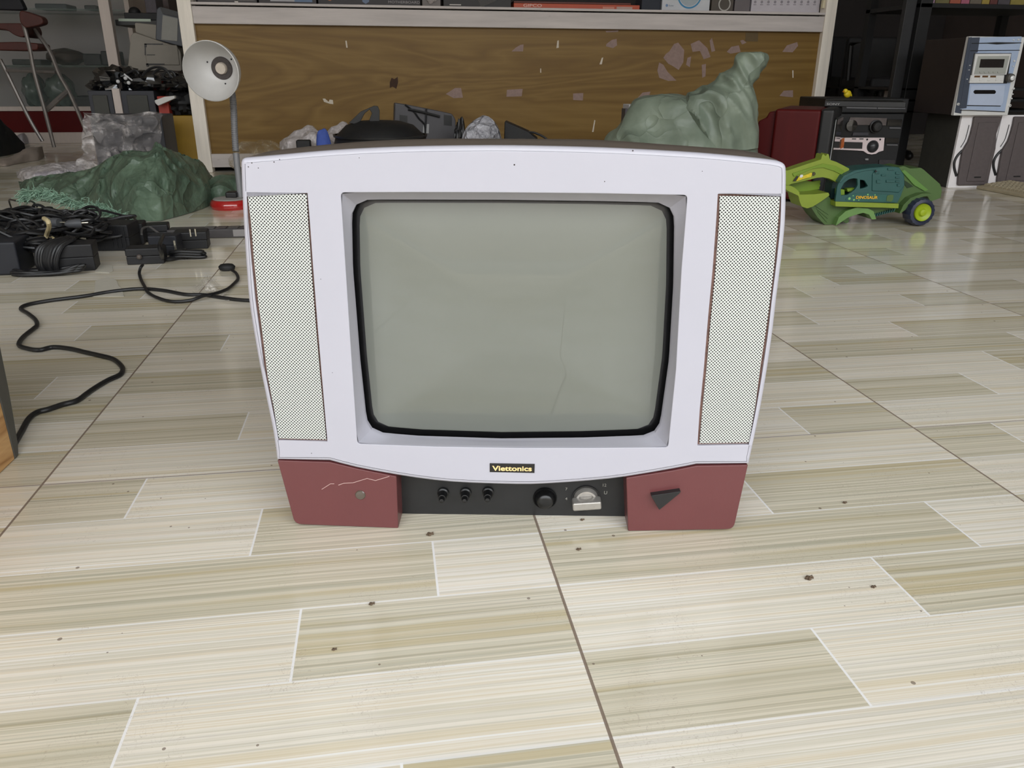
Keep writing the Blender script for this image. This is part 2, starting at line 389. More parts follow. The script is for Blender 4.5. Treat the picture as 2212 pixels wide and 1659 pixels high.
def wood_mat(name, c1, c2, c3, sc=1.0, rough=.45):
    m = bpy.data.materials.new(name); m.use_nodes = True; nt = m.node_tree; b = nt.nodes['Principled BSDF']; g = NG(nt)
    tc = N(nt, 'ShaderNodeTexCoord'); mp = N(nt, 'ShaderNodeMapping'); mp.inputs['Scale'].default_value = (1.0*sc, 1*sc, 7.0*sc); nt.links.new(tc.outputs['Object'], mp.inputs[0])
    wv = g.noise(mp.outputs[0], 1.1, 3, .5, 1.6)
    rings = g.m('FRACT', g.m('MULTIPLY', wv, 9.0)); tri = g.m('ABSOLUTE', g.m('SUBTRACT', rings, .5))
    m2 = N(nt, 'ShaderNodeMapping'); m2.inputs['Scale'].default_value = (3*sc, 3*sc, 120*sc); nt.links.new(tc.outputs['Object'], m2.inputs[0])
    fine = g.noise(m2.outputs[0], 1.0, 4, .6)
    f = g.m('ADD', g.m('MULTIPLY', tri, .9), g.m('MULTIPLY', fine, .6))
    nt.links.new(g.ramp(f, [(.2, srgb(c1)), (.5, srgb(c2)), (.8, srgb(c3))]), b.inputs['Base Color']); b.inputs['Roughness'].default_value = rough; b.inputs['Specular IOR Level'].default_value = .3
    return m
SKY = 5.15; EXPO = 0.0
# ================================================================ materials used
q_white = pm('bezel_paint', (181, 180, 190), .33, .02, 6, dirt=(150, 146, 146), dirt_amt=-.07)
m_cab = pm('cabinet_taupe', (124, 112, 102), .5, .06, 20)
m_red = pm('foot_red', (124, 68, 69), .36, .05, 9, bump=.05, bscale=300, dirt=(92, 50, 50), dirt_amt=-.08)
m_blk = pm('black_plastic', (38, 38, 39), .45, .15, 60)
m_blk2 = pm('black_matt', (26, 26, 28), .6, .2, 80, bump=.2, bscale=200)
m_rub = pm('cable_rubber', (34, 34, 36), .42, .15, 90)
m_brown = pm('worn_brown', (128, 98, 88), .7, .35, 160)
# ================================================================ room
def struct(name, mb, m, **k): o = mb.build(name, m, None, **k); o['kind'] = 'structure'; return o
m_wall = pm('wall_paint', (190, 182, 174), .8, .08, 2, dirt=(150, 142, 134), dirt_amt=0)
m_ceil = pm('ceiling_paint', (200, 196, 190), .85, .05, 2)
m_wallr = pm('wall_brown', (92, 80, 76), .8, .12, 3)
XL, XR, YB, YF, ZC = -4.4, 4.7, 7.6, -2.0, 3.7
struct('floor', MB().box(XL-1, XR+1, YF-.35, YB+.1, -.12, 0), floor_mat())
struct('wall_back', MB().box(XL-.1, XR+.1, YB, YB+.12, 0, ZC), m_wall)
struct('wall_left', MB().box(XL-.12, XL, YF, YB+.1, 0, ZC), m_wall)
struct('wall_right', MB().box(XR, XR+.12, YF, YB+.1, 0, ZC), m_wallr)
struct('ceiling', MB().box(XL-.12, XR+.12, YF, YB+.1, ZC, ZC+.12), m_ceil)
struct('wall_front', MB().box(XL-.12, -4.0, YF-.2, YF, 0, ZC).box(4.3, XR+.12, YF-.2, YF, 0, ZC).box(-4.0, 4.3, YF-.2, YF, 3.5, ZC), m_wall)
m_pave = pm('pavement', (128, 124, 118), .9, .15, 4)
struct('ground', MB().box(-30, 30, -30, YF-.35, -.2, -.12), m_pave)
struct('wall_opposite', MB().box(-30, 30, -18.3, -18, -.12, 5.5), pm('facade', (170, 160, 148), .9, .1, 1))
# ================================================================ television
tvF = Fr(G(1106, 1146), R(-9.7))
tv = thing('crt_television', tvF, 'silver box-shaped tube television with speaker grilles and red feet, standing on tiled floor', 'television')
def tp(pts, y=0.0): return [Vector((p.x, p.z)) for p in (tvF.P(u, v, y) for u, v in pts)]
def v3(l, y): return [Vector((p.x, y, p.y)) for p in l]
left_edge = [(597, 994), (588, 932), (576, 874), (560, 795), (547, 723), (536, 650), (529, 560), (524, 480), (520, 400), (518.6, 358)]
top_edge = [(519.5, 349), (523, 343.5), (530, 341.3), (555, 339.3), (610, 334.5), (693, 327), (776, 321.7), (858, 318.2), (969, 315.6), (1107, 315), (1265, 318.5), (1376, 323), (1513, 331), (1624, 341), (1675, 347), (1691, 351.5), (1698, 358)]
right_edge = [(1700, 370), (1700, 400), (1698, 480), (1690, 560), (1678.5, 650), (1671, 715), (1660, 791), (1646, 874), (1632, 943), (1619, 1003)]
bot_edge = [(1505, 1005), (1454, 1015), (1353, 1032), (1277, 1040.5), (1176, 1047.5), (1117, 1048.6), (1016, 1045.6), (940, 1040), (856, 1028), (770, 1012), (712, 997)]
def smooth2(pts, n=3): return [p.to_2d() for p in cr([Vector((p.x, p.y, 0)) for p in pts], n)]
outl = tp(left_edge+top_edge+right_edge+bot_edge)
LE, TE, RE, BE = tp(left_edge), tp(top_edge), tp(right_edge), tp(bot_edge)
outl = smooth2(LE+TE+RE, 3)+smooth2(BE, 2)
g_l = tp([(528, 413), (666, 415), (672, 489), (678, 575), (688, 705), (697, 813), (709, 955), (597, 952), (585, 885), (571, 813), (560, 722), (550, 650), (541, 560), (533.5, 471)])
g_r = tp([(1551, 419), (1691, 420), (1688, 489), (1680, 575), (1671, 650), (1662, 715), (1650, 791), (1639, 874), (1623, 961), (1507, 963), (1512, 885), (1521, 795), (1530, 686), (1540, 580), (1548, 471)])
so = [(736, 416), (910, 415.5), (1082, 416), (1290, 418), (1485, 421.7), (1472, 581), (1460, 798), (1443, 966.5), (1280, 968), (1118, 968), (940, 965), (772, 959), (756, 725), (742, 508)]
scr_out = tp(so)
DI = .024
si_ = [(757, 431), (910, 431), (1082, 431.5), (1290, 434), (1459, 438), (1456.5, 617), (1447, 780), (1424, 944), (1262, 950), (1082, 952), (901, 946), (793, 937), (776, 780), (760, 581)]
scr_in = tp(si_, DI)
rim = .0045
front = inset(outl, rim)
scr_hole = rounded(scr_out, {0: .004, 4: .004, 7: .004, 11: .004})
plate('front_bezel', front, [scr_hole, rounded(g_l, .0008, 2), rounded(g_r, .0008, 2)], 0, .006, q_white, tv, .0008)['label'] = 'silver painted front frame'
mb = MB(); L = []
for k in range(7):
    a = pi/2*k/6; L.append(v3(inset(outl, rim*(1-sin(a))), rim*(1-cos(a))))
L += [v3(outl, .009), v3(inset(outl, .004), .0105)]
mb.loops(L, 0, True); mb.build('bezel_rim', q_white, tv, sharp=60)
# screen recess: sharp outer rectangle to rounded tube opening
def sides(loop, corners):
    n = len(loop); out = []
    for a, b in zip(corners, corners[1:]+corners[:1]):
        l = [loop[a]]; i = a
        while i != b: i = (i+1) % n; l.append(loop[i])
        out.append(l)
    return out
def roundmid(loop, corners, r, n=8):
    out = []; mids = []
    for i in range(len(loop)):
        if i in corners:
            seg = rounded([loop[i-1], loop[i], loop[(i+1) % len(loop)]], {1: r}, n)[1:-1]
            mids.append(len(out)+len(seg)//2); out += seg
        else: out.append(loop[i])
    return out, mids
cn = [0, 4, 7, 11]
lo, mo = roundmid(scr_out, cn, .0045); li, mi_ = roundmid(scr_in, cn, .021)
ro = [p for s_ in sides(lo, mo) for p in resample(s_, 24)]; ri = [p for s_ in sides(li, mi_) for p in resample(s_, 24)]
mid = [a.lerp(b, .9) for a, b in zip(ro, ri)]
mb = MB(); mb.loops([v3(ro, .0012), v3([a.lerp(b, .04) for a, b in zip(ro, ri)], .0035), v3(mid, DI*.93), v3(ri, DI), v3(ri, DI+.006)], 0, True)
mb.build('screen_surround', q_white, tv, sharp=25)
# picture tube: black mask edge, glass bulging out
m_phos = pm('tube_glass', (.235, .25, .213), .3, .02, 8, spec=.5, coat=1.0); m_phos.node_tree.nodes['Principled BSDF'].inputs['Coat Roughness'].default_value = .02
m_mask = pm('tube_mask', (20, 20, 22), .35, .1, 30, coat=.6)
cx_ = sum(p.x for p in ri)/len(ri); cz_ = sum(p.y for p in ri)/len(ri); cc = Vector((cx_, cz_))
L = []; mi2 = []
ws = [1.02, 1.0, .985, .972, .962, .93, .88, .8, .7, .6, .5, .4, .3, .2, .1, .02]
for w in ws:
    y = DI+.013-.0125*(1-w**2.2); L.append(v3([cc+(p-cc)*w for p in ri], y)); mi2.append(1 if w > .963 else 0)
mb = MB(); mb.loops(L, mi2[:-1]+[0], True, cap1=True)
mb.build('picture_tube', [m_phos, m_mask], tv, sharp=80, weld=True)
gm = grille_mat()
for nm, gl in (('left', g_l), ('right', g_r)):
    gi = inset(gl, .0030); o = plate('speaker_grille', gi, [], .0012, .003, gm, tv, .0003); o['label'] = 'white perforated speaker grille'
    plate('grille_surround', inset(gl, -.001), [], .004, .008, m_brown, tv, 0)['label'] = 'worn brown grille edge'
# cabinet
back_top = [(536, 339), (560, 331), (583, 326), (638, 319), (720, 310.5), (803, 304), (886, 300.5), (969, 299), (1107, 299.3), (1265, 300.5), (1348, 305), (1458, 313), (1596, 323), (1638, 330), (1679, 342)]
bt = tp(back_top, .12); lx = tp([(597, 1000)])[0]; rx = tp([(1617, 1006)])[0]
outC = smooth2(LE+TE+RE, 2)+[rx+Vector((-.001, -.006)), rx+Vector((-.02, -.012)), lx+Vector((.02, -.012)), lx+Vector((.001, -.006))]
cen = Vector(((bt[0].x+bt[-1].x)/2, .21)); NP = 120
l0 = polar(outC, cen, NP); l1 = inset(l0, .0022)
bk = [bt[0]+Vector((.0, -.02))]+bt+[bt[-1]+Vector((0, -.02)), rx+Vector((-.01, .0)), rx+Vector((-.03, -.02)), lx+Vector((.03, -.02)), lx+Vector((.01, 0))]
l2 = polar(bk, cen, NP); l3 = [cen+(p-cen)*.93 for p in l2]; l4 = [cen+Vector(((p-cen).x*.62, (p-cen).y*.62-.03)) for p in l2]; l5 = [cen+Vector(((p-cen).x*.5, (p-cen).y*.5-.035)) for p in l2]
mb = MB(); mb.loops([v3(l1, .0095), v3(l1, .03), v3([a.lerp(b, .5) for a, b in zip(l1, l2)], .08), v3(l2, .118), v3([cen+(p-cen)*.985 for p in l2], .123), v3(l3, .135), v3(l4, .26), v3(l5, .37)], 0, True, False, True)
cabo = mb.build('cabinet', m_cab, tv, sharp=50); cabo['label'] = 'taupe rear housing'
# red feet
fl = rounded(tp([(598, 996), (712, 1000), (770, 1014), (856, 1031), (860, 1144), (636, 1135)], 0), {5: .008, 4: .0015})
fr_ = rounded(tp([(1353, 1034), (1454, 1018), (1505, 1008), (1617, 1006), (1586, 1144), (1357, 1148)], 0), {4: .008, 5: .0015})
def drop(l):
    zmin = min(p.y for p in l); return [Vector((p.x, max(p.y-zmin*min(1, max(0, (.05-p.y)/.05)), 0.0))) for p in l]
for l in (fl, fr_): MB().prism(drop(l), .0015, .09).build('foot_panel', m_red, tv, bevel=.0012)['label'] = 'dull red foot block'
foot_in = m_red
# recessed control panel
PY = .034
cp = tp([(850, 1015), (1362, 1018), (1350, 1121), (868, 1119)], PY)
MB().prism(cp, PY, PY+.09).build('control_panel', m_blk, tv, bevel=.0005)['label'] = 'recessed black control panel'
MB().prism(tp([(868, 1118), (1350, 1120.5), (1350, 1123), (868, 1121)], PY), PY-.002, PY+.01).build('panel_lip', m_red, tv)
m_kn = pm('knob_black', (24, 24, 25), .32, .1, 50)
def P3(u, v, y): return tvF.P(u, v, y)
for u, v in ((957.5, 1063), (1006, 1063), (1054.5, 1061.5)):
    c = P3(u, v, PY); k = MB().lathe([(.0068, 0), (.0066, -.004), (.0052, -.005), (.0048, -.0125), (.0042, -.0145), (.0034, -.0148), (.0033, -.019), (.0026, -.021), (.001, -.0216)], c, 'Y', 24)
    k.build('push_button', m_kn, tv, sharp=45)
c = P3(1177, 1075, PY)
MB().lathe([(.0138, 0), (.0138, -.002), (.0128, -.003), (.0118, -.002), (.0105, -.0015), (.0098, -.009), (.0086, -.0112), (.004, -.0122), (.001, -.0124)], c, 'Y', 40).build('volume_knob', m_kn, tv, sharp=50)
m_chr = pm('worn_chrome', (170, 166, 160), .32, .1, 90, metal=.55, dirt=(112, 92, 76), dirt_amt=.06)
c = P3(1265.5, 1075, PY)
kb = MB().lathe([(.0145, 0), (.0145, -.002), (.0132, -.005), (.0122, -.008), (.0100, -.0085), (.0092, -.007), (.002, -.007)], c, 'Y', 40).build('channel_knob', m_chr, tv, sharp=45); kb['label'] = 'worn chrome rotary channel knob'
Mr = Matrix.Translation(c) @ Matrix.Rotation(R(-5), 4, 'Y')
MB().box(-.0165, .0165, -.021, -.006, -.0052, .0052, 0, Mr).build('knob_grip', m_chr, kb, bevel=.0022, seg=3)
MB().lathe([(.0148, 0), (.0162, -.0008), (.0162, -.0018), (.0148, -.0022)], c, 'Y', 40).build('knob_ring', m_kn, kb)
m_ink = pm('panel_ink', (150, 148, 140), .6, .1, 80)
for s_, u, v, z in (('U', 1304, 1067.5, .0045), ('12', 1300, 1051, .004), ('7', 1221, 1059, .0036), ('4', 1221, 1080, .0036)):
    text('panel_marking', s_, P3(u, v, PY-.0004), z*1.35, m_ink, tv, ext=.0001)
c = P3(778.5, 1069, .0015)
MB().lathe([(.0058, .001), (.0058, -.0006), (.005, -.0014), (.002, -.0018)], c, 'Y', 28).build('sensor_window', pm('sensor_amber', (104, 92, 80), .2, .05, 60, coat=.5), tv)
w = tp([(1406, 1070), (1471, 1060.5), (1468, 1065), (1424, 1101)], -.005)
MB().prism(rounded(w, .0008, 2), -.006, .003).build('wedge_badge', m_blk, tv, bevel=.0006)['label'] = 'black triangular raised badge'
sc_ = [(695, 1057), (714, 1045), (722, 1045)]; sc2 = [(731, 1048), (742, 1044), (762, 1043), (793, 1033.5), (811, 1038), (841, 1029)]
m_scr = pm('scratch_pink', (196, 166, 160), .6, .1, 100)
for l in (sc_, sc2): MB().tube([tvF.P(u, v, .0013) for u, v in l], .00035, 5).build('scratch', m_scr, tv)
bd = tp([(1058, 1000.5), (1155, 1002), (1154.5, 1021), (1058, 1019)])
bo = MB().prism(bd, -.0008, .001).build('name_badge', pm('badge_black', (32, 30, 28), .35, .1, 80, dirt=(112, 86, 60), dirt_amt=.02), tv); bo['label'] = 'small black maker badge'
pa = P3(1064, 1016.4, -.0009); pb = P3(1149.5, 1017.3, -.0009)
text('badge_lettering', 'Viettonics', pa, .0083, pm('badge_gold', (250, 214, 150), .4, .03, 80), bo, bold=.0002, ext=.0002, width=pb.x-pa.x)
# chips and small marks on the bezel
mk = MB()
for u, v, r in ((536.5, 360.5, .0006), (544, 352, .0006), (558, 363, .0005), (592, 350, .0006), (604, 344.5, .0005), (776, 341, .0004), (1111, 356, .0008), (1306, 392, .0005), (1367, 325.5, .0007), (1517, 370, .0004), (693, 603, .0004), (673, 979, .0005), (524, 427, .0005), (718, 805, .0004)):
    c = P3(u, v, .0); mk.lathe([(r, -.00012), (r*.5, -.0002)], c, 'Y', 8)
mk.build('paint_chips', pm('chip_dark', (60, 48, 46), .7, .1, 50), tv)['kind'] = 'stuff'
# ================================================================ display counter behind the television
YC = 4.35
cf = Fr((0, YC, 0)); 
m_fr = pm('whitewash', (196, 188, 184), .75, .14, 10, dirt=(120, 108, 104), dirt_amt=.02, bump=.3, bscale=40, stretch=(.25, 1, 3))
m_frv = pm('whitewash_post', (238, 230, 218), .75, .12, 10, dirt=(120, 108, 104), dirt_amt=.0, bump=.3, bscale=40, stretch=(3, 1, .25))
m_panel = wood_mat('counter_ply', (108, 80, 34), (119, 91, 42), (130, 102, 52), .42, .42)
m_paper = pm('torn_label', (146, 124, 116), .8, .12, 60)
ct = thing('display_counter', cf, 'long display counter with whitewashed frame and brown wood-grain front panel', 'counter')
def cx(u, v=100, y=0): return cf.P(u, v, y).x
def cz(v, u=1100, y=0): return cf.P(u, v, y).z
xl0, xl1, xr0, xr1 = cx(394), cx(424), cx(1774), cx(1797)
z_led, z_led1, z_r0, z_r1, z_b1, z_b0 = cz(15.5), cz(21), cz(24), cz(60), cz(333, 480), cz(362, 480)
MB().box(xl0, xl1, 0, .07, 0, 1.28).build('post', m_frv, ct, bevel=.003)
MB().box(xr0, xr1, 0, .07, 0, 1.28).build('post', m_frv, ct, bevel=.003)
MB().box(xl1, xr0, .006, .05, z_r1, z_r0).build('top_rail', m_fr, ct, bevel=.003)
MB().box(xl1, xr0, 0.0, .5, z_led1, z_led).build('shelf_board', m_fr, ct, bevel=.002)
MB().box(xl1, xr0, .008, .05, z_b0, z_b1).build('bottom_rail', m_fr, ct, bevel=.003)
MB().box(xl1, xr0, .032, .044, z_b1-.01, z_r1+.01).build('front_panel', m_panel, ct)
MB().box(xl0, xr1, .0, .5, 1.28, 1.32).build('top_board', m_fr, ct, bevel=.003)
m_dark = pm('dark_board', (52, 46, 44), .8, .1, 8)  # one even dark tone for counter boards, low table and showcase shelf
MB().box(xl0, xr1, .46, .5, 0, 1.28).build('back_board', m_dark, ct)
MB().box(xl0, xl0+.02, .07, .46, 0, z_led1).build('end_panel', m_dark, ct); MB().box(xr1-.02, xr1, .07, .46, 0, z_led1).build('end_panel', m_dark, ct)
def pl3(poly, y): return [Vector((p.x, p.z)) for p in (cf.P(u, v, y) for u, v in poly)]
rem = [[(1105, 111), (1114, 103), (1124, 97), (1131, 96), (1130, 111)], [(963, 203), (974, 196), (983, 190), (996, 190), (1000, 211), (980, 212)], [(1095, 194), (1129, 192), (1127, 208), (1094, 209)], [(1238, 202), (1260, 201), (1259, 217), (1238, 216)],
 [(1310, 95), (1322, 86), (1332, 84), (1333, 98), (1324, 104), (1309, 100)], [(1375, 214), (1388, 200), (1405, 198), (1402, 208), (1388, 212)], [(1433, 125), (1438, 117), (1446, 111), (1456, 95), (1465, 92), (1478, 108), (1476, 135), (1466, 151), (1452, 142), (1444, 138)], [(1424, 135), (1433, 140), (1442, 155), (1461, 174), (1444, 175), (1424, 168), (1420, 152)],
 [(1570, 112), (1580, 101), (1596, 98), (1600, 112), (1578, 116)], [(1599, 88), (1605, 86), (1613, 92), (1603, 96)], [(1690, 112), (1700, 98), (1722, 91), (1724, 99), (1712, 113)], [(1684, 207), (1693, 196), (1713, 195), (1713, 210), (1698, 209)], [(1308, 67), (1336, 65), (1335, 69), (1310, 70)],
 [(1492, 95), (1510, 87), (1528, 104), (1535, 123), (1520, 128), (1512, 110), (1496, 112)], [(1485, 125), (1493, 122), (1490, 145), (1482, 140)], [(1516, 140), (1525, 138), (1524, 165), (1517, 168)], [(1533, 88), (1538, 82), (1545, 110), (1537, 112)]]
for p in rem: MB().prism(pl3(p, .031), .0308, .0322).build('torn_label', m_paper, ct)
m_chipw = pm('chip_white', (206, 196, 180), .8, .1, 60)
for p in [[(1202, 104), (1204, 88), (1207, 87), (1207, 103)], [(1167, 148), (1169, 148), (1169, 157), (1167, 157)], [(1295, 139), (1300, 125), (1303, 124), (1300, 139)], [(1279, 285), (1284, 259), (1286, 260), (1282, 285)], [(1711.5, 152), (1714, 152), (1714, 168), (1712, 168)], [(697, 213), (702, 213), (710, 220), (712, 215), (719, 216), (720, 225), (712, 224), (700, 220)], [(746, 88), (749, 88), (751, 103), (748, 103)]]:
    MB().prism(pl3(p, .031), .0306, .0322).build('paint_scar', m_chipw, ct)
MB().prism(pl3([(842, 178), (846, 168), (852, 171), (859, 166), (860, 178), (856, 192), (848, 187), (842, 190)], .031), .0306, .0322).build('stain', pm('stain_brown', (74, 48, 30), .8, .2, 60), ct)
MB().prism(pl3([(1611, 70), (1638, 70), (1637, 90), (1610, 89)], .031), .031, .0322).build('tape_patch', pm('tape_brown', (110, 86, 40), .5, .08, 60), ct)
# ---- goods on the counter shelf
def goods(name, u0, u1, h, col, label, cat='box', depth=.12, y=.06, rough=.55, gap=0, **k):
    a, b = cf.P(u0, 12, y).x, cf.P(u1, 12, y).x; f = Fr((a, YC+y, z_led), 0)
    t = thing(name, f, label, cat); MB().box(0, b-a, 0, depth, 0, h).build('carton', pm('goods_'+str(col), col, rough, .06, 14), t, bevel=.002)
    return t, f, b-a
def ink(col): return pm('ink_'+str(col), col, .55, .05, 60)
t, f, w = goods('plastic_pack', 428, 556, .05, (72, 66, 66), 'low dark grey pack at the left end of the counter shelf', 'pack')
MB().box(.01, w-.01, -.001, .001, .012, .02).build('label_strip', ink((120, 114, 112)), t)
MB().box(w*.62, w*.68, -.001, .001, .003, .016).build('price_tag', ink((184, 176, 168)), t)
t, f, w = goods('cardboard_box', 560, 684, .16, (66, 60, 62), 'dark box with pale and blue lettering on the counter shelf')
MB().box(w*.2, w*.62, -.0012, .001, .012, .05).build('pale_print', ink((158, 156, 160)), t); MB().box(w*.62, w*.93, -.0012, .001, .011, .05).build('blue_print', ink((92, 112, 140)), t)
t, f, w = goods('cardboard_box', 688, 908, .2, (58, 52, 54), 'black motherboard carton with small blue shield on the counter shelf')
px = f.P(838, 3, 0); text('box_lettering', 'MOTHERBOARD', (px.x, -.0008, px.z-.008), .016, ink((150, 144, 144)), t, width=f.P(906, 3).x-px.x)
sh = [f.P(u, v) for u, v in ((782, -2), (798, -2), (797, 4), (790, 8.5), (783, 4))]; MB().prism([(p.x, p.z) for p in sh], -.0012, .001).build('shield_mark', ink((98, 112, 136)), t)
MB().lathe([(.012, -.001), (.001, -.0014)], f.P(712, -4, 0), 'Y', 16).build('orange_mark', ink((168, 104, 70)), t)
t, f, w = goods('plastic_pack', 912, 952, .11, (112, 102, 98), 'small mottled grey pack beside the motherboard carton', 'pack', rough=.3)
MB().ball((w*.5, -.004, .045), .03, 0, 8, (1, .3, 1), .3).build('crumpled_wrap', pm('wrap_grey', (150, 142, 138), .25, .3, 60, bump=.6), t)
t, f, w = goods('plastic_pack', 958, 1104, .13, (50, 46, 46), 'dark pack with a white sticker left of the orange box', 'pack')
a_, b_ = f.P(971, 9), f.P(996, 11.5); MB().box(a_.x, b_.x, -.0015, .001, b_.z, a_.z).build('sticker', ink((196, 188, 184)), t)
MB().prism([(w*.55, .0), (w*.9, .05), (w*.9, .1), (w*.6, .12), (w*.5, .04)], -.002, .001).build('foil_window', pm('foil_dark', (30, 30, 36), .15, .2, 20), t)
t, f, w = goods('cardboard_box', 1110, 1382, .024, (178, 74, 42), 'long flat orange box lettered in white on the counter shelf', depth=.2, rough=.5)
MB().box(0, w*.93, .004, .2, .0245, .034).build('lid', pm('lid_red', (110, 46, 32), .5, .06, 20), t, bevel=.002)
px = f.P(1130, 14.5, 0); text('box_lettering', 'GIPCO', (px.x, -.0008, px.z), .019, ink((208, 170, 158)), t, width=f.P(1170, 14).x-px.x, bold=.0004)
MB().box(*[q for q in (f.P(1302, 15).x, f.P(1327, 15).x)], -.0012, .001, .004, .014).build('print_block', ink((196, 128, 108)), t)
MB().box(*[q for q in (f.P(1332, 15).x, f.P(1366, 15).x)], -.0012, .001, .004, .015).build('sticker', ink((176, 150, 140)), t)
t, f, w = goods('fabric_pouch', 1386, 1426, .1, (60, 64, 74), 'slate blue soft pouch between orange and white boxes', 'pouch', rough=.8)
t, f, w = goods('cardboard_box', 1430, 1533, .14, (190, 192, 196), 'white box with a blue circular picture on the counter shelf')
px = f.P(1490, -12, 0)
MB().lathe([(.068, -.0012), (.060, -.0014)], (px.x, 0, px.z), 'Y', 40, cap0=False, cap1=False).build('blue_ring', ink((52, 128, 170)), t); MB().lathe([(.056, -.001), (.001, -.0012)], (px.x, 0, px.z), 'Y', 30, cap0=False).build('picture_disc', ink((158, 168, 174)), t)
px = f.P(1437, 13.5, 0); MB().lathe([(.007, -.001), (.001, -.0013)], (px.x+.008, 0, px.z+.004), 'Y', 14).build('logo_drop', ink((110, 136, 172)), t); text('box_lettering', 'Ecolar', (px.x+.019, -.0008, px.z), .011, ink((116, 128, 140)), t)
t, f, w = goods('cardboard_box', 1537, 1584, .12, (92, 82, 72), 'narrow brown box printed with a white ring'); px = f.P(1565, 9, 0)
MB().lathe([(.034, -.0008), (.034, -.0014), (.028, -.0014), (.028, -.0008)], (px.x, 0, px.z), 'Y', 30, cap0=False, cap1=False).build('white_ring', ink((176, 172, 166)), t)
t, f, w = goods('cardboard_box', 1587, 1620, .13, (122, 114, 116), 'narrow plain grey box beside the box of icons')
t, f, w = goods('cardboard_box', 1623, 1771, .15, (186, 180, 186), 'wide white box with a row of tiny grey icons')
for i in range(10):
    px = f.P(1631+i*14.3, 7, 0); MB().lathe([(.0075, -.0008), (.001, -.0012)], (px.x, 0, px.z+.006), 'Y', 10).box(px.x-.008, px.x+.008, -.001, .001, px.z-.009, px.z-.005).build('printed_icon', ink((138, 132, 138)), t)
tb = MB().tube([cf.P(1777, 18, .03), cf.P(1782, -8, .03), cf.P(1786, -60, .03)], .012, 10).build('glass_tube', pm('tube_cream', (190, 180, 150), .25, .1, 20), None)
tb.matrix_world = cf.M; tag(tb, 'thin cream tube standing beside the right counter post', 'tube')
# ================================================================ jumble between counter and television
def pgroup(fr, pts, y=0): return [Vector((p.x, p.z)) for p in (fr.P(u, v, y) for u, v in pts)]
m_poly = cloth_mat('poly_bag', (196, 190, 192), (226, 220, 222), 13, .8, .5, .3, .012)
bF = Fr(A(665, 300, 3.7) * 1.0, 0); bF = Fr((bF.o.x, 3.7, 0), 0)
def blobthing(name, uv, Y, rx, label, cat, m, sc=(1, .6, 1), jit=.5, fq=9, group=None, z0=0):
    """lumpy thing standing at depth Y whose top reaches pixel row uv[1]"""
    p = A(uv[0], uv[1], Y); f = Fr((p.x, Y, z0), 0); h = (p.z-z0)/2
    mb = MB().ball((0, 0, h), 1.0, 0, 20, (rx, rx*sc[1], h*sc[2]), jit, fq)
    for i, v in enumerate(mb.v): mb.v[i] = (v[0], v[1], max(.001, v[2]))
    o = mb.build(name, m, None); o.matrix_world = f.M; tag(o, label, cat, group); return o
blobthing('plastic_bag', (662, 276), 3.75, .115, 'crumpled whitish plastic bag against the counter foot, seen above television', 'bag', m_poly, jit=.3, fq=7)
blobthing('plastic_bag', (737, 268), 3.9, .10, 'small pale plastic bag half behind the round black tub', 'bag', m_poly, jit=.3, fq=7)
blobthing('plastic_sheet', (562, 306), 4.2, .15, 'low creased clear sheet lying below the counter panel', 'sheet', cloth_mat('poly_sheet', (170, 156, 130), (200, 190, 170), 12, .8, .12, .25, .012), jit=.3, fq=7)
blobthing('cloth_rag', (698, 281), 3.55, .034, 'royal blue cloth scrap between plastic bag and black tub', 'cloth', pm('blue_cloth', (62, 84, 160), .8, .15, 30), jit=.3, fq=4)
f = Fr((A(655, 312, 3.6).x, 3.6, 0)); o = MB().box(-.03, .03, 0, .05, 0, A(655, 303, 3.6).z).build('small_case', m_blk2, None, bevel=.006); o.matrix_world = f.M; tag(o, 'small black case beside the crumpled plastic bag', 'case')
# black round tub with bracket
Yt = 3.5; pc = A(820, 262, Yt); f = Fr((pc.x, Yt, 0)); rw = (A(920, 300, Yt).x-A(718, 300, Yt).x)/2; zt = pc.z
t = thing('round_tub', f, 'large black round plastic tub upside down with a bracket on its rim', 'tub')
prof = [(rw*1.12, 0), (rw*1.08, zt*.55), (rw*.98, zt*.78), (rw*.74, zt*.93), (rw*.45, zt*.985), (rw*.05, zt)]
MB().lathe([(r_, h) for r_, h in prof], (0, .1, 0), 'Z', 40, cap0=True).build('tub_shell', m_blk2, t, sharp=60)
MB().lathe([(rw*1.0, zt*.80), (rw*1.04, zt*.80), (rw*1.03, zt*.77), (rw*.98, zt*.77)], (0, .1, 0), 'Z', 40, cap0=False, cap1=False).build('rim_band', m_blk, t)
br = pgroup(f, [(752, 268), (778, 243), (808, 230), (816, 231), (820, 240), (820, 268), (803, 268), (797, 262), (803, 246), (798, 238), (787, 247), (778, 264), (765, 270)], 0)
MB().prism(br, .06, .09).build('bracket', m_blk, t, bevel=.002)
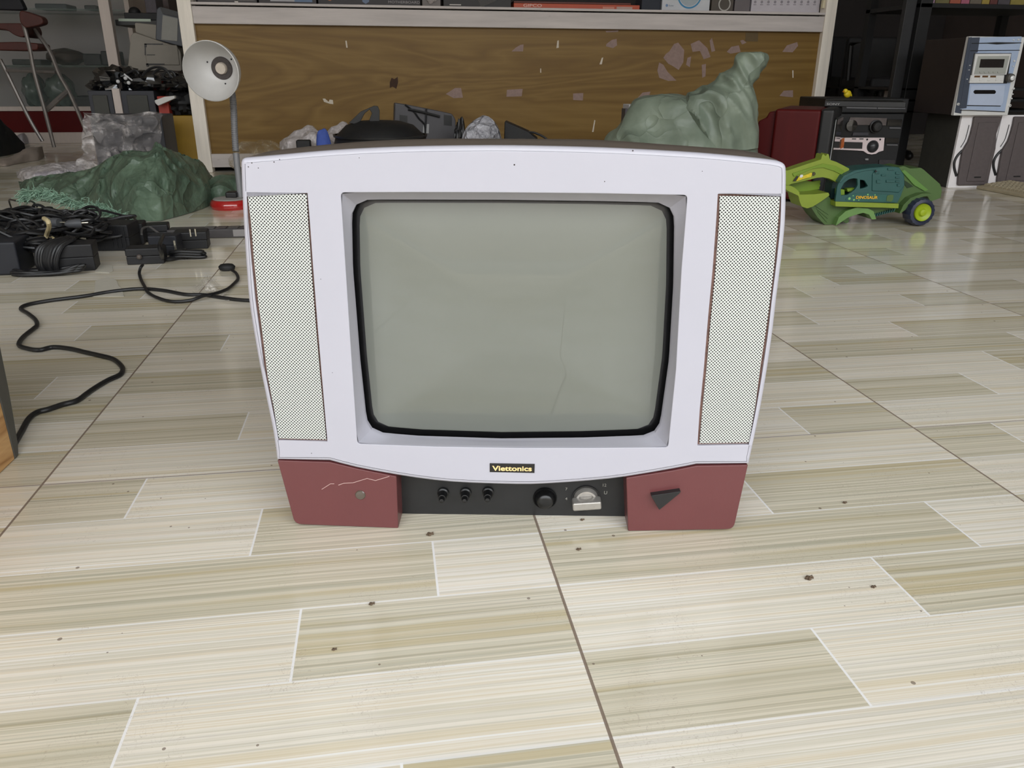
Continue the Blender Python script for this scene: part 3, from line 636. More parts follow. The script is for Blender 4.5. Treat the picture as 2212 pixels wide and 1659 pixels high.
# grey monitor seen from the back
f = Fr((A(918, 300, 3.85).x, 3.85, 0), R(6)); t = thing('flat_monitor', f, 'grey flat monitor back turned outwards with a loose black cable', 'monitor')
mo_ = pgroup(f, [(853, 222), (880, 226), (960, 242), (977, 246), (985, 258), (983, 330), (845, 330)], 0)
mo_ = [Vector((p.x, max(0.0, p.y))) for p in mo_[:-2]]+[Vector((mo_[-2].x, 0)), Vector((mo_[-1].x, 0))]
m_mon = pm('monitor_grey', (92, 90, 94), .5, .06, 20)
MB().prism(rounded(mo_, {4: .02}), 0, .05).build('back_shell', m_mon, t, bevel=.006)
for u0, u1 in ((863, 880), (959, 976)):
    q = pgroup(f, [(u0, 248), (u1, 250), (u1, 272), (u0, 270)], -.001); MB().prism(q, -.002, .001).build('vent_panel', m_blk, t)
q = pgroup(f, [(914, 268), (927, 268), (926, 288), (913, 288)], -.002); MB().prism(q, -.004, .001).build('cable_tie_card', pm('card_grey', (150, 150, 150), .6, .05, 20), t)
cable('loose_cable', cr([f.P(u, v, -.006) for u, v in ((875, 226), (893, 240), (905, 256), (917, 270), (919, 300))], 5), .004, m_rub, t); cable('loose_cable', cr([f.P(u, v, -.008) for u, v in ((882, 236), (915, 243), (950, 252))], 5), .006, m_rub, t); cable('loose_cable', cr([f.P(u, v, -.007) for u, v in ((921, 234), (920, 262), (918, 300))], 5), .004, m_rub, t)
m_foil = cloth_mat('silver_wrap', (120, 120, 126), (196, 196, 204), 22, 1.0, None, .16, .02)
blobthing('wrapped_bundle', (1042, 252), 3.6, .092, 'bundle wrapped in shiny clear film between monitor and black adapter', 'bundle', m_foil, (1, .7, 1.0), .16, 5)
blobthing('cable_bundle', (993, 262), 3.7, .035, 'black tangled cables squeezed beside the grey monitor', 'cables', m_rub, (1, 1, 1), .35, 12)
f = Fr((A(1130, 300, 3.65).x, 3.65, 0), R(-12)); t = thing('black_case', f, 'black sloping device with a cable loop beside the film-wrapped bundle', 'device')
q = pgroup(f, [(1090, 262), (1104, 268), (1140, 284), (1160, 300), (1165, 330), (1086, 330)], 0); q = [Vector((p.x, max(0, p.y))) for p in q[:-2]]+[Vector((q[-2].x, 0)), Vector((q[-1].x, 0))]
MB().prism(q, 0, .1).build('shell', m_blk2, t, bevel=.004); cable('cable_loop', cr([f.P(u, v, 0.02) for u, v in ((1132, 287), (1150, 286), (1165, 291), (1180, 300), (1190, 315))], 6), .005, m_rub, t)
# ================================================================ big green sack right of the television
m_sack = cloth_mat('green_sack', (108, 120, 106), (142, 153, 136), 3.6, .55, None, .45, .03, 1.4)
m_sack2 = cloth_mat('dark_green_sack', (72, 92, 76), (106, 126, 106), 6.5, .75, None, .45, .028)
def loft(fr, rows, yc, dr, amp, fq, n=64, seed=0):
    """upright cloth body: rows = (v, u_left, u_right) bottom to top, elliptic sections with fold noise"""
    P = cr([Vector(r) for r in rows], 7); L = []
    for c in P:
        a, b = fr.P(c.y, c.x, yc), fr.P(c.z, c.x, yc); m_ = (a+b)/2; hw = (b.x-a.x)/2; l = []
        for k in range(n):
            th = 2*pi*k/n; p = Vector((m_.x+hw*cos(th), yc+dr*hw*sin(th), m_.z)); w_ = p*fq+Vector((seed, 0, 0)); w_ = Vector((w_.x+w_.z*.5, w_.y, w_.z*.32))
            d = amp*((1-abs(noise.noise(w_))*3.2)*.85+(1-abs(noise.noise(w_*2.1))*3.2)*.22); e = min(1, abs(sin(th))+.25)
            l.append(p+Vector((cos(th)*d*.35, sin(th)*d*e, d*.2)))
        L.append(l)
    return L
sf = Fr((A(1480, 330, 3.05).x, 3.05, 0), R(-14)); t = thing('green_sack', sf, 'bulky pale green woven sack with twisted top poking up behind television', 'sack')
def zrow(fr, z, u0, u1, yc):
    """row at height z with the horizontal extent seen at u0..u1"""
    a = fr.P(u0, 330, yc); return a
base = [(470, 1290, 1640), (420, 1290, 1640), (370, 1292, 1638), (330, 1298, 1634), (300, 1312, 1632), (280, 1338, 1631), (258, 1354, 1629), (235, 1366, 1628), (218, 1378, 1600), (207, 1398, 1500), (203, 1425, 1470)]
L = loft(sf, base, .0, .62, .034, 6.0, 96)
L = [[Vector((p.x, p.y, max(.002, p.z))) for p in l] for l in L]
mb = MB().loops(L, 0, True, True, True)
neck = [(320, 1500, 1634), (285, 1478, 1633), (255, 1466, 1632), (232, 1470, 1631), (215, 1478, 1629), (200, 1497, 1625), (185, 1525, 1622), (170, 1548, 1634), (155, 1566, 1643), (140, 1580, 1653), (128, 1590, 1657), (119, 1600, 1654), (115, 1612, 1646)]
mb.loops(loft(sf, neck, -.07, .6, .028, 12, 80, 5), 0, True, True, True)
mb.build('sack_cloth', m_sack, t, sub=0, weld=True, sharp=70)
f = Fr((A(1368, 260, 3.7).x, 3.7, 0)); t = thing('white_carton', f, 'small white and grey carton corner peeping out left of the pale green sack', 'box')
q = [f.P(1359, 226, 0), f.P(1392, 226, 0)]; MB().box(q[0].x, q[1].x, 0, .1, 0, q[0].z).build('carton', pm('carton_white', (196, 194, 196), .6, .06, 20), t, bevel=.003); a_ = f.P(1360, 229.5); b_ = f.P(1385, 234); MB().box(a_.x, b_.x, -.002, .002, b_.z, a_.z).build('dark_band', m_blk, t); a_ = f.P(1351, 235); b_ = f.P(1358, 300); MB().box(a_.x, b_.x, .0, .06, 0, a_.z).build('grey_flap', m_mon, t)
# ================================================================ desk lamp
lf = Fr(G(500, 449), 0); lt = thing('desk_lamp', lf, 'gooseneck desk lamp with open white shade and shiny red base', 'lamp')
m_shade = pm('lamp_white', (208, 206, 203), .4, .05, 12, dirt=(160, 158, 150), dirt_amt=-.04); m_gn = pm('gooseneck_grey', (128, 128, 130), .38, .08, 60)
rb = (lf.G(540, 449).x-lf.G(463, 449).x)*.56
MB().lathe([(rb*.96, 0), (rb*1.0, .006), (rb*1.02, .013), (rb*1.0, .021), (rb*.95, .029), (rb*.86, .034)], (.0, 0, 0), 'Z', 44, cap1=True).build('base_dish', pm('lamp_red', (170, 26, 26), .16, .05, 20, coat=1), lt, sharp=50)
MB().lathe([(rb*.87, .033), (rb*.8, .038), (rb*.3, .043), (.01, .044)], (0, 0, 0), 'Z', 40).build('base_top', pm('lamp_grey', (150, 146, 142), .45, .05, 30), lt)
MB().box(-.012, .03, -.03, .02, .04, .062).build('switch_block', m_blk, lt, bevel=.006)
nk = cr([lf.P(u, v, y) for u, v, y in ((520, 440, .0), (517, 400, .01), (511, 345, .025), (507, 290, .045), (505, 240, .065), (502, 205, .08), (497, 180, .085), (488, 158, .075))], 12)
rr = [.0105*(1+.08*(i % 2)) for i in range(len(nk))]
sl = [p for p in nk if p.z < lf.P(510, 330).z]
MB().tube(sl, .0115, 14).build('neck_sleeve', pm('sleeve_grey', (128, 128, 130), .45, .05, 40), lt)
N2 = []; up_ = [p for p in nk if p.z >= lf.P(510, 332).z]; up2 = even(cr(up_, 9), 168)
MB().tube(up2, [.0128*(1.0 if i % 4 < 2 else .82) for i in range(len(up2))], 14).build('gooseneck', m_gn, lt)
# shade: open cone looking at the camera, axis towards the viewer and left
hc = lf.P(455, 154, -.07); ax = (lf.P(455, 154, -.07)-lf.P(484, 146, .045)).normalized()
q_ = Vector((0, 0, 1)).rotation_difference(ax).to_matrix().to_4x4()
Rm = .101
pr = [(Rm, 0), (Rm*.97, -.02), (Rm*.88, -.05), (Rm*.74, -.075), (Rm*.56, -.095), (Rm*.42, -.102), (Rm*.40, -.102)]
inner = [(r_*.975, h+.002) for r_, h in pr]
MB().lathe([(inner[-1][0]*.55, inner[-1][1])]+inner[::-1]+pr+[(Rm*.40, -.14), (Rm*.36, -.15), (.002, -.151)], hc, 'Z', 48, M=q_, cap0=False).build('lamp_shade', m_shade, lt, sharp=50)
MB().lathe([(Rm*.39, -.0985), (Rm*.37, -.096), (Rm*.22, -.096), (Rm*.2, -.12)], hc, 'Z', 36, M=q_, cap0=False).build('socket_ring', pm('socket_brown', (88, 80, 78), .6, .3, 120), lt)
MB().lathe([(Rm*.21, -.115), (Rm*.205, -.092), (Rm*.18, -.084), (.002, -.083)], hc, 'Z', 32, M=q_).build('bulb_socket', pm('socket_cream', (206, 194, 180), .4, .1, 80), lt)
for a in (.4, 2.5, 4.6):
    MB().ball(hc+(q_ @ Vector((Rm*.52*cos(a), Rm*.52*sin(a), -.0935))), .003, 0, 6).build('screw', m_blk, lt)
# ================================================================ dark green sack on the left with frayed edge
gf = Fr(G(270, 470)); gt = thing('green_sack', gf, 'dark green woven sack lying flat with frayed edge beside the lamp', 'sack')
cols = [(48, 428, 410), (75, 432, 392), (110, 438, 388), (160, 446, 381), (205, 457, 374), (240, 466, 358), (272, 473, 342), (305, 478, 331), (345, 478, 330), (362, 474, 311), (378, 470, 318), (400, 464, 330), (425, 456, 345), (450, 446, 358), (466, 432, 395), (474, 425, 418)]
rows = heap(gf, cols, .30, .045, 6.5, 40, 8, 0, .8)
surf(rows).build('sack_cloth', m_sack2, gt, sharp=80)
cols = [(440, 436, 400), (470, 440, 384), (500, 436, 378), (525, 430, 380), (545, 425, 395)]
surf(heap(gf, cols, .16, .02, 9, 24, 6, 3, .8)).build('sack_corner', m_sack2, gt, sharp=80)
m_fray = pm('frayed_strands', (150, 182, 160), .6, .15, 40); rd = random.Random(3); mb = MB()
edge = [(52, 414), (62, 402), (85, 400), (110, 402), (135, 412), (160, 428), (190, 436), (215, 440), (240, 450), (262, 464), (285, 476)]
ep = cr([Vector((u, v, 0)) for u, v in edge], 22)
for p in ep:
    for _ in range(2):
        u, v = p.x+rd.uniform(-8, 8), p.y+rd.uniform(-8, 10); hz = max(.01, .11*(1-(v-395)/90)); g0 = gf.I @ G(u, v+hz*200, hz)
        d = Vector((rd.uniform(-1, .6), -rd.uniform(.2, 1), rd.uniform(-.4, .7))).normalized()*rd.uniform(.02, .05)
        a_ = g0; b_ = g0+d*.5+Vector((rd.uniform(-.008, .008), 0, rd.uniform(-.006, .012))); c_ = g0+d
        c_.z = max(.004, c_.z); b_.z = max(.004, b_.z); mb.tube([a_, b_, c_], [.0022, .0018, .0009], 4)
o = mb.build('frayed_fringe', m_fray, gt); o['kind'] = 'stuff'; o['label'] = 'pale green frayed strands'
# ================================================================ adapters and cables on the floor
m_ad = pm('adapter_black', (34, 34, 37), .5, .15, 40, bump=.1, bscale=300); m_adb = pm('adapter_blue_black', (40, 42, 50), .55, .12, 40)
m_met = pm('plug_metal', (214, 208, 190), .25, .05, 60, metal=.8)
def brick(name, p0, yaw, L, D, H, label, cat='adapter', m=None, z=0.0, lid=True, group=None, tilt=0):
    f = Fr(G(p0[0], p0[1], z), R(yaw)); t = thing(name, f, label, cat, group); m = m or m_ad
    Mx_ = Matrix.Rotation(R(tilt), 4, 'Y')
    MB().box(0, L, 0, D, 0, H*.52, 0, Mx_).build('lower_shell', m, t, bevel=.003)
    MB().box(-.001, L+.001, -.001, D+.001, H*.5, H, 0, Mx_).build('upper_shell', m, t, bevel=.004)
    return t, f
def wob(pts, a=.004, s=0): return [Vector(p)+Vector((noise.noise(Vector((i*.4, s, 0))), noise.noise(Vector((i*.4, s, 5))), 0))*a for i, p in enumerate(pts)]
t, f = brick('power_adapter', (275, 573), 4, .094, .052, .044, 'lone black adapter block with a lead coming out of its front')
MB().ball((.034, -.004, .022), .007, 0, 8).build('cable_gland', pm('gland_grey', (110, 100, 92), .5, .2, 80), t)
t, f = brick('power_adapter', (325, 553), -3, .076, .055, .056, 'blue-black adapter block with lead looped over it, behind the lone adapter', m=m_adb)
cable('power_lead', cr([f.G(u, v, z) for u, v, z in ((352, 509, .06), (345, 530, .065), (349, 548, .045), (352, 558, .012), (368, 560, .006), (390, 556, .006))], 6), .0055, m_rub, t); cable('white_lead', cr([f.G(u, v, z) for u, v, z in ((376, 520, .05), (379, 535, .03), (381, 548, .01))], 5), .0028, m_met, t)
t, f = brick('plug_adapter', (378, 540), 4, .092, .06, .05, 'black plug adapter lying with four bright prongs pointing up')
for u, v in ((412, 511), (423, 510)):
    a_ = f.G(u, v, .05); MB().tube([a_, a_+Vector((0, 0, .02))], .0022, 8).build('prong', m_met, t); MB().lathe([(.003, .0), (.001, .001)], a_+Vector((0, 0, .02)), 'Z', 8).build('prong_tip', m_met, t)
t, f = None, Fr(G(395, 560)); t = thing('cable_bundle', f, 'folded black lead tied in a small bundle before the pronged adapter', 'cables')
for i in range(5):
    z = .006+.007*(i % 3); yy = -.008+.008*(i % 2); cable('cable_turn', cr([Vector((-.035+.004*i, yy, z)), Vector((0, yy-.006, z+.004)), Vector((.045, yy, z)), Vector((.062-.003*i, yy+.008, z)), Vector((.045, yy+.02, z)), Vector((0, yy+.016, z+.002)), Vector((-.035, yy+.014, z))], 5), .0042, m_rub, t)
MB().lathe([(.014, -.006), (.016, 0), (.014, .006)], (.005, .004, .014), 'X', 12, cap0=False, cap1=False).build('cable_tie', m_blk, t)
t, f = brick('power_adapter', (290, 520), 8, .1, .06, .045, 'black adapter tucked behind the others with grey cable curls on top'); cable('grey_curl', cr([f.G(u, v, z) for u, v, z in ((306, 506, .05), (308, 494, .06), (322, 490, .06), (335, 498, .05), (345, 505, .04))], 6), .0032, pm('cable_grey', (96, 94, 92), .5, .1, 60), t); cable('thin_loop', cr([f.G(u, v, .004) for u, v in ((320, 521), (305, 520), (288, 527), (287, 533), (296, 534), (312, 526))], 6), .0025, m_rub, t)
t, f = brick('power_adapter', (231, 531), 6, .105, .07, .062, 'black plug-in adapter standing between the cable heap and the frayed sack'); MB().box(.004, .05, -.002, .0, .008, .05).build('label_plate', pm('label_dark', (52, 50, 50), .4, .2, 90), t)
t, f = brick('power_adapter', (190, 543), -4, .12, .09, .075, 'tall ribbed black adapter on the right side of the cable heap'); 
for i in range(4): MB().box(.07+.012*i, .075+.012*i, -.003, .0, .01, .07).build('rib', m_ad, t)
for z in (.02, .045): MB().tube([(.0, .0, z), (-.022, -.004, z)], .0028, 8).build('prong', m_met, t)
t, f = brick('power_adapter', (108, 590), 8, .108, .07, .07, 'large near black adapter brick with its leads wound at the left end')
for i in range(9): cable('wound_lead', cr([Vector((-.018+.005*i, -.006-.003*(i % 3), .004)), Vector((-.022+.006*i, -.014, .035)), Vector((-.012+.007*i, -.006, .068)), Vector((.02+.006*i, .02, .08)), Vector((.05, .05, .082))], 6), .0042, m_rub, t)
t, f = Fr(G(60, 597)), None; f = t; t = thing('cable_bundle', f, 'flat coil of black lead in front of the near adapter brick', 'cables')
for i in range(6): cable('cable_turn', cr([Vector((-.035-.004*(i % 2), .004*i, .006+.004*(i % 3))), Vector((0, -.012+.003*i, .006+.005*(i % 2))), Vector((.07, -.014+.004*i, .008)), Vector((.115+.004*i, -.004, .012+.006*(i % 3))), Vector((.125, .02, .02)), Vector((.06, .03+.003*i, .01)), Vector((-.02, .02+.003*i, .008))], 6), .0042, m_rub, t)
o = MB().box(-.17, 0, 0, .11, 0, .085).build('set_top_box', m_adb, None, bevel=.006); o.matrix_world = Fr(G(47, 594), R(3)).M; tag(o, 'slate black device box at the left picture edge below cable heap', 'device')
f = Fr(G(118, 545), R(4)); t = thing('set_top_box', f, 'wide flat dark device under the cable heap crossed by a cream lead', 'device'); MB().box(-.42, 0, 0, .20, .0, .055).build('case', m_adb, t, bevel=.004); MB().box(-.42, -.002, -.0015, 0, .03, .034).build('seam', m_blk, t)
f = Fr(G(60, 520), R(6)); t = thing('set_top_box', f, 'black flat box at the back left of the cable heap', 'device'); MB().box(-.35, .06, 0, .16, 0, .07).build('case', m_ad, t, bevel=.005)
m_cream = pm('cream_cable', (206, 190, 148), .5, .06, 40)
f = Fr(G(60, 540)); o = cable('cream_cable', cr([f.I @ G(u, v, z) for u, v, z in ((-30, 525, .07), (10, 517, .07), (50, 507, .07), (85, 510, .07), (112, 514, .07), (118, 522, .065), (113, 530, .06), (104, 531, .06))], 7), .0052, m_cream, None); o.matrix_world = f.M; tag(o, 'cream coloured flat lead running over the flat dark device', 'cable')
o = cable('cream_cable', cr([f.I @ G(u, v, z) for u, v, z in ((95, 472, .13), (103, 477, .14), (106, 490, .12), (102, 503, .09), (99, 513, .075))], 7), .0056, m_cream, None); o.matrix_world = f.M; tag(o, 'short cream cable hooking down through the black cable heap', 'cable')
o = cable('cream_cable', cr([f.I @ G(u, v, z) for u, v, z in ((30, 550, .035), (48, 545, .04), (62, 541, .045), (76, 539, .05))], 7), .0045, m_cream, None); o.matrix_world = f.M; tag(o, 'lowest cream lead beside the wound black adapter cord', 'cable')
for (u, v, z, s_, tn, sd, lb) in ((155, 468, .10, .105, 11, 1, 'big round coil of black cable on top of the heap'), (70, 480, .10, .10, 8, 2, 'loose black cable tangle on top of the left devices'), (115, 500, .07, .09, 8, 3, 'black cable tangle around the cream hook'), (30, 500, .09, .09, 6, 4, 'dark cable tangle at the left picture edge'), (200, 500, .06, .08, 6, 5, 'black cable tangle reaching towards the ribbed adapter'), (135, 448, .13, .085, 9, 7, 'second coil of black cable piled high against the frayed fringe'), (185, 468, .11, .075, 8, 8, 'small tight black cable coil at the right end of the heap'), (60, 462, .07, .12, 8, 9, 'loose thin cables spread behind the heap towards the fringe'), (90, 520, .07, .07, 7, 10, 'short cables bunched between the cream lead and the near adapter'), (20, 475, .07, .12, 7, 11, 'black cables lying over the back left device'), (245, 492, .012, .12, 4, 6, 'thin black cables strewn along the frayed sack edge')):
    f = Fr(G(u, v+8, 0)); f = Fr((G(u, v, z).x, G(u, v, z).y, 0)); pts = tangle((0, 0, z*.55), s_, tn, .0042, sd, .55)
    o = cable('cable_tangle', pts, .0042, m_rub, None, 6); o.matrix_world = f.M; tag(o, lb, 'cables')
f = Fr(G(45, 470)); o = cable('thin_wire', cr([f.I @ G(u, v, z) for u, v, z in ((24, 448, .03), (20, 432, .06), (35, 434, .07), (52, 433, .08), (70, 436, .09), (80, 446, .09))], 7), .003, m_rub, None); o.matrix_world = f.M; tag(o, 'thin black wire arching up at the left of the heap', 'wire')
for i, (u, v, l, lb) in enumerate(((97, 475, .045, 'grey moulded plug lying in the middle of the heap'), (140, 480, .04, 'dark grey plug beside the round cable coil'))):
    f = Fr(G(u, v+6, .1)); f = Fr((f.o.x, f.o.y, .09), R(35*i-20)); t = thing('cable_plug', f, lb, 'plug'); MB().lathe([(.004, 0), (.010, .008), (.013, .03), (.012, l)], (0, 0, .012), 'X', 14).build('plug_body', pm('plug_grey', (92, 94, 98), .5, .1, 40), t, sharp=50); MB().tube([(l, .004, .012), (l+.016, .004, .012)], .002, 8).build('prong', m_met, t)
# long flat strip behind adapters
f = Fr(G(362, 517), R(-1)); t = thing('key_strip', f, 'long flat grey strip with square segments reaching behind the television', 'strip')
a_ = f.G(362, 517).x; b_ = f.G(560, 514).x; MB().box(a_, b_, 0, .055, 0, .028).build('strip_body', pm('strip_grey', (84, 80, 80), .45, .1, 20), t, bevel=.003)
for i in range(8): x_ = a_+.11+i*.036; MB().box(x_, x_+.03, .006, .048, .028, .030).build('segment', pm('strip_seg%d' % (i % 2), ((100, 98, 100), (84, 74, 78))[i % 2], .4, .06, 30), t, bevel=.001)
x_ = f.G(505, 514).x; MB().box(x_, b_, -.0015, .0, .005, .026).build('pale_label', pm('strip_label', (140, 136, 134), .4, .06, 30), t)
# ================================================================ leads on the floor
f = Fr(G(150, 700)); R0_ = .0042
t = thing('mains_cable', f, 'long black power cord snaking from the wooden box behind the television', 'cord')
pl = [(22, 975), (45, 935), (62, 905), (80, 891), (105, 884), (135, 874), (165, 866), (185, 852), (205, 838), (232, 822), (258, 810), (265, 800), (262, 790), (245, 776), (220, 769), (185, 761), (150, 753), (115, 750), (85, 756), (60, 753), (41, 745), (50, 728), (72, 710), (80, 702), (76, 690), (60, 677), (45, 667), (60, 658), (110, 649), (180, 640), (240, 630), (300, 624), (350, 627), (400, 636), (440, 637), (480, 643), (520, 648), (575, 650)]
cable('cord', cr([f.G(u, v, R0_) for u, v in pl], 6), R0_, m_rub, t, 10)
f = Fr(G(400, 640)); t = thing('mains_cable', f, 'black cord from the lone adapter to an oval socket, bagged in clear film', 'cord')
pl = [(308, 573, .022), (304, 578, .020), (301, 590, .006), (305, 605, .005), (313, 620, .005), (320, 632, .006), (340, 643, .005), (370, 651, .005), (410, 649, .006), (440, 639, .010), (465, 634, .008), (490, 625, .005), (505, 613, .005), (514, 602, .005), (510, 590, .007), (500, 583, .01)]
cable('cord', cr([f.G(u, v, z) for u, v, z in pl], 7), .0038, m_rub, t, 10)
o = MB().lathe([(.006, 0), (.014, .002), (.016, .010), (.012, .016), (.004, .018)], (f.G(491, 584).x, f.G(491, 584).y, 0), 'Z', 20).build('oval_socket', m_blk2, t, sharp=60)
for v in o.data.vertices: v.co.x = (v.co.x-f.G(491, 584).x)*1.35+f.G(491, 584).x
m_film = cloth_mat('clear_film', (216, 210, 200), (236, 230, 222), 30, .8, .12, .15, .006)
fp = Fr(G(450, 640)); o = surf(heap(fp, [(418, 645, 640), (435, 640, 618), (450, 636, 600), (462, 634, 604), (475, 640, 622), (488, 650, 636), (496, 652, 648)], .06, .012, 26, 16, 5, 2, .8)).build('film_bag', m_film, None); o.matrix_world = fp.M; tag(o, 'tiny crumpled clear film bag lying over the crossing cords', 'bag')
# thin pale floor patches and crumbs
def scrap(name, poly, label, cat, m, h=.0012):
    c = G(*poly[0]); f = Fr((c.x, c.y, 0)); pts = [f.G(u, v, 0) for u, v in poly]; o = MB().slab([(p.x, p.y) for p in pts][::-1], .0004, h).build(name, m, None); o.matrix_world = f.M; return tag(o, label, cat)
scrap('pale_patch', [(205, 588), (210, 573), (243, 574), (244, 587), (236, 590)], 'small pale rectangular patch on the floor beside the large near adapter', 'paper', pm('patch_pale', (196, 192, 180), .5, .05, 30))
scrap('pale_patch', [(190, 641), (204, 632), (206, 608), (216, 604), (228, 600), (238, 600), (252, 607), (256, 618), (264, 626), (268, 641)], 'ragged pale patch under the long mains cable', 'paper', MATS['patch_pale'])
rd = random.Random(5)
for u, v, r_, lb in ((929, 1156, .0036, 'brown dirt crumb on the tile edge below the left foot of television'), (1748, 1251, .0040, 'flattened pale brown crumb on the tile right of television'), (722, 1404, .002, 'dark little crumb on a striped tile at lower left centre'), (1887, 1269, .0024, 'small dark crumb right of the flattened crumb'), (1825, 1087, .0024, 'tiny brown crumb right of the right red foot'), (803, 1306, .0026, 'pale brown crumb near a white tile joint at left'), (1250, 1188, .0025, 'tiny dark crumb below the control panel'), (1258, 1124, .0022, 'black speck right under the channel knob')):
    c = G(u, v); o = MB().ball((0, 0, r_*.4), r_, 0, 8, (1, .7, .42), 1.3, 9).build('dirt_crumb', pm('crumb', (124, 104, 84), .9, .3, 200), None); o.location = (c.x, c.y, 0); tag(o, lb, 'crumb')
# ================================================================ wooden box entering at the left
a_, b_ = G(0, 1025), G(34, 992); yw = atan2(b_.y-a_.y, b_.x-a_.x); f = Fr(b_, yw); f2 = Fr(b_, yw+pi/2)
t = thing('wooden_box', f, 'wood-sided box with dark grey edge cut off by the left picture edge', 'box')
MB().box(-.42, -.0, .0, .36, .0, .40).build('wood_panel', wood_mat('amber_wood', (150, 106, 62), (186, 142, 92), (206, 164, 112), 1.2, .5), t, bevel=.003)
q = [f.P(u, v, 0) for u, v in ((41, 984), (40, 958), (31, 903), (20, 840), (0, 741), (-14, 665))]
prf = [Vector((.0, 0))]+[Vector((p.x, max(0, p.z))) for p in q]+[Vector((q[-1].x+.01, .41)), Vector((.0, .41))]; mb = MB()
mb.prism(prf, .0, .36); mb.build('grey_housing', pm('housing_grey', (92, 90, 84), .6, .08, 30), t, bevel=.002)
# ================================================================ right side: excavator toy
ef = Fr(G(1795, 490), R(-3)); t = thing('toy_excavator', ef, 'green and teal toy excavator with one wheel showing, on the tiled floor', 'toy')
def q58(pts): return [(1690+x/5.82, 320+y/5.82) for x, y in pts]
def ep_(pts, y=0): return [Vector((p.x, max(.001, p.z))) for p in (ef.P(u, v, y) for u, v in q58(pts))]
m_lime = pm('toy_lime', (130, 148, 46), .42, .06, 14); m_grn = pm('toy_green', (92, 124, 66), .45, .08, 14); m_teal = pm('toy_teal', (52, 104, 100), .42, .08, 14); m_tyre = pm('toy_tyre', (52, 58, 82), .3, .2, 30); m_rimc = pm('toy_rim', (150, 170, 30), .4, .06, 20); m_lime2 = pm('toy_lime_dark', (112, 140, 34), .45, .06, 14)
boom = rounded(ep_([(20, 350), (65, 300), (130, 290), (330, 222), (540, 155), (556, 92), (575, 85), (590, 108), (605, 108), (622, 80), (638, 88), (652, 158), (735, 185), (900, 270), (880, 350), (740, 450), (700, 425), (640, 395), (560, 380), (480, 388), (400, 410), (160, 465), (110, 492), (20, 480)]), .003, 3)
MB().prism(boom, .03, .075).build('boom_arm', m_lime, t, bevel=.0025)
MB().prism(rounded(ep_([(170, 330), (560, 205), (720, 235), (830, 300), (800, 350), (700, 300), (560, 255), (430, 270), (190, 370)]), .003, 3), .026, .031).build('arm_ridge', m_lime2, t, bevel=.001)
bk_ = rounded(ep_([(20, 470), (120, 478), (170, 500), (235, 560), (232, 590), (420, 585), (600, 565), (612, 600), (500, 680), (400, 742), (330, 765), (262, 742), (235, 680), (218, 605), (90, 545), (20, 500)]), .003, 3)
MB().prism(bk_, .01, .095).build('bucket', m_lime, t, bevel=.0025)
MB().prism(ep_([(170, 480), (360, 440), (520, 462), (625, 445), (632, 470), (618, 490), (628, 510), (612, 540), (618, 560), (420, 590), (235, 590), (230, 550)]), .085, .095).build('bucket_back', m_lime2, t, bevel=.001)
st = ep_([(170, 400), (215, 365), (250, 350), (200, 430)], .028)
MB().prism(ep_([(175, 425), (225, 360), (245, 365), (200, 430)], .0), .0245, .0262).build('sticker_black', m_blk, t)
MB().prism(ep_([(215, 425), (250, 370), (330, 350), (400, 320), (425, 330), (400, 375), (300, 400), (230, 425)], .0), .0242, .0262).build('sticker_yellow', pm('sticker_yellow', (206, 186, 40), .4, .2, 120), t)
MB().prism(rounded(ep_([(255, 375), (270, 345), (300, 345), (300, 370), (275, 385)], .0), .002), .0238, .0262).build('sticker_white', pm('sticker_white', (206, 206, 210), .5, .1, 60), t)
c = ef.P(*q58([(437, 335)])[0], .0); MB().lathe([(.0058, .0262), (.0058, .024), (.001, .0238)], (c.x, 0, c.z), 'Y', 20).build('sticker_disc', m_blk, t)
text('sticker_number', '1', (c.x-.0014, .0236, c.z-.003), .008, MATS['sticker_yellow'], t)
# chassis
ch = rounded(ep_([(405, 745), (480, 672), (640, 615), (690, 690), (1170, 715), (1480, 740), (1500, 600), (1500, 262), (1600, 240), (1682, 272), (1820, 262), (1860, 290), (2062, 470), (2085, 540), (2068, 645), (1940, 692), (1885, 602), (1780, 600), (1650, 665), (1560, 765), (1480, 825), (1420, 830), (1200, 870), (1195, 905), (1152, 908), (1118, 845), (1040, 822), (940, 848), (850, 880), (690, 1000), (650, 1006), (590, 1004), (500, 890)]), .0025, 3)
MB().prism(ch, .035, .125).build('chassis', m_grn, t, bevel=.003)
fd = rounded(ep_([(690, 1000), (730, 880), (820, 800), (960, 752), (1100, 765), (1170, 800), (1205, 900), (1150, 905), (1112, 842), (1040, 820), (930, 850), (840, 885)]), .002, 3)
MB().prism(fd, .012, .04).build('front_mudguard', pm('toy_green_pale', (104, 140, 78), .45, .06, 14), t, bevel=.0025)
rd_ = rounded(ep_([(1480, 825), (1530, 720), (1620, 630), (1760, 575), (1890, 570), (1900, 600), (1780, 612), (1650, 672), (1560, 775), (1500, 820)]), .002, 3)
MB().prism(rd_, .004, .04).build('rear_mudguard', m_grn, t, bevel=.0025)
for k in range(3): MB().prism(ep_([(470+20*k, 730+40*k), (640-10*k, 850+48*k), (636-10*k, 858+48*k), (462+20*k, 740+40*k)]), .032, .036).build('nose_ridge', m_grn, t)
for k in range(9): MB().prism(ep_([(1205+30*k, 880-8*k), (1222+30*k, 840-8*k), (1232+30*k, 840-8*k), (1216+30*k, 882-8*k)]), .026, .04).build('chain_tooth', m_teal, t)
MB().prism(ep_([(1555, 390), (1640, 440), (1720, 500), (1640, 520), (1570, 430)]), .033, .036).build('hopper_slot', pm('toy_green_deep', (40, 66, 34), .6, .1, 20), t)
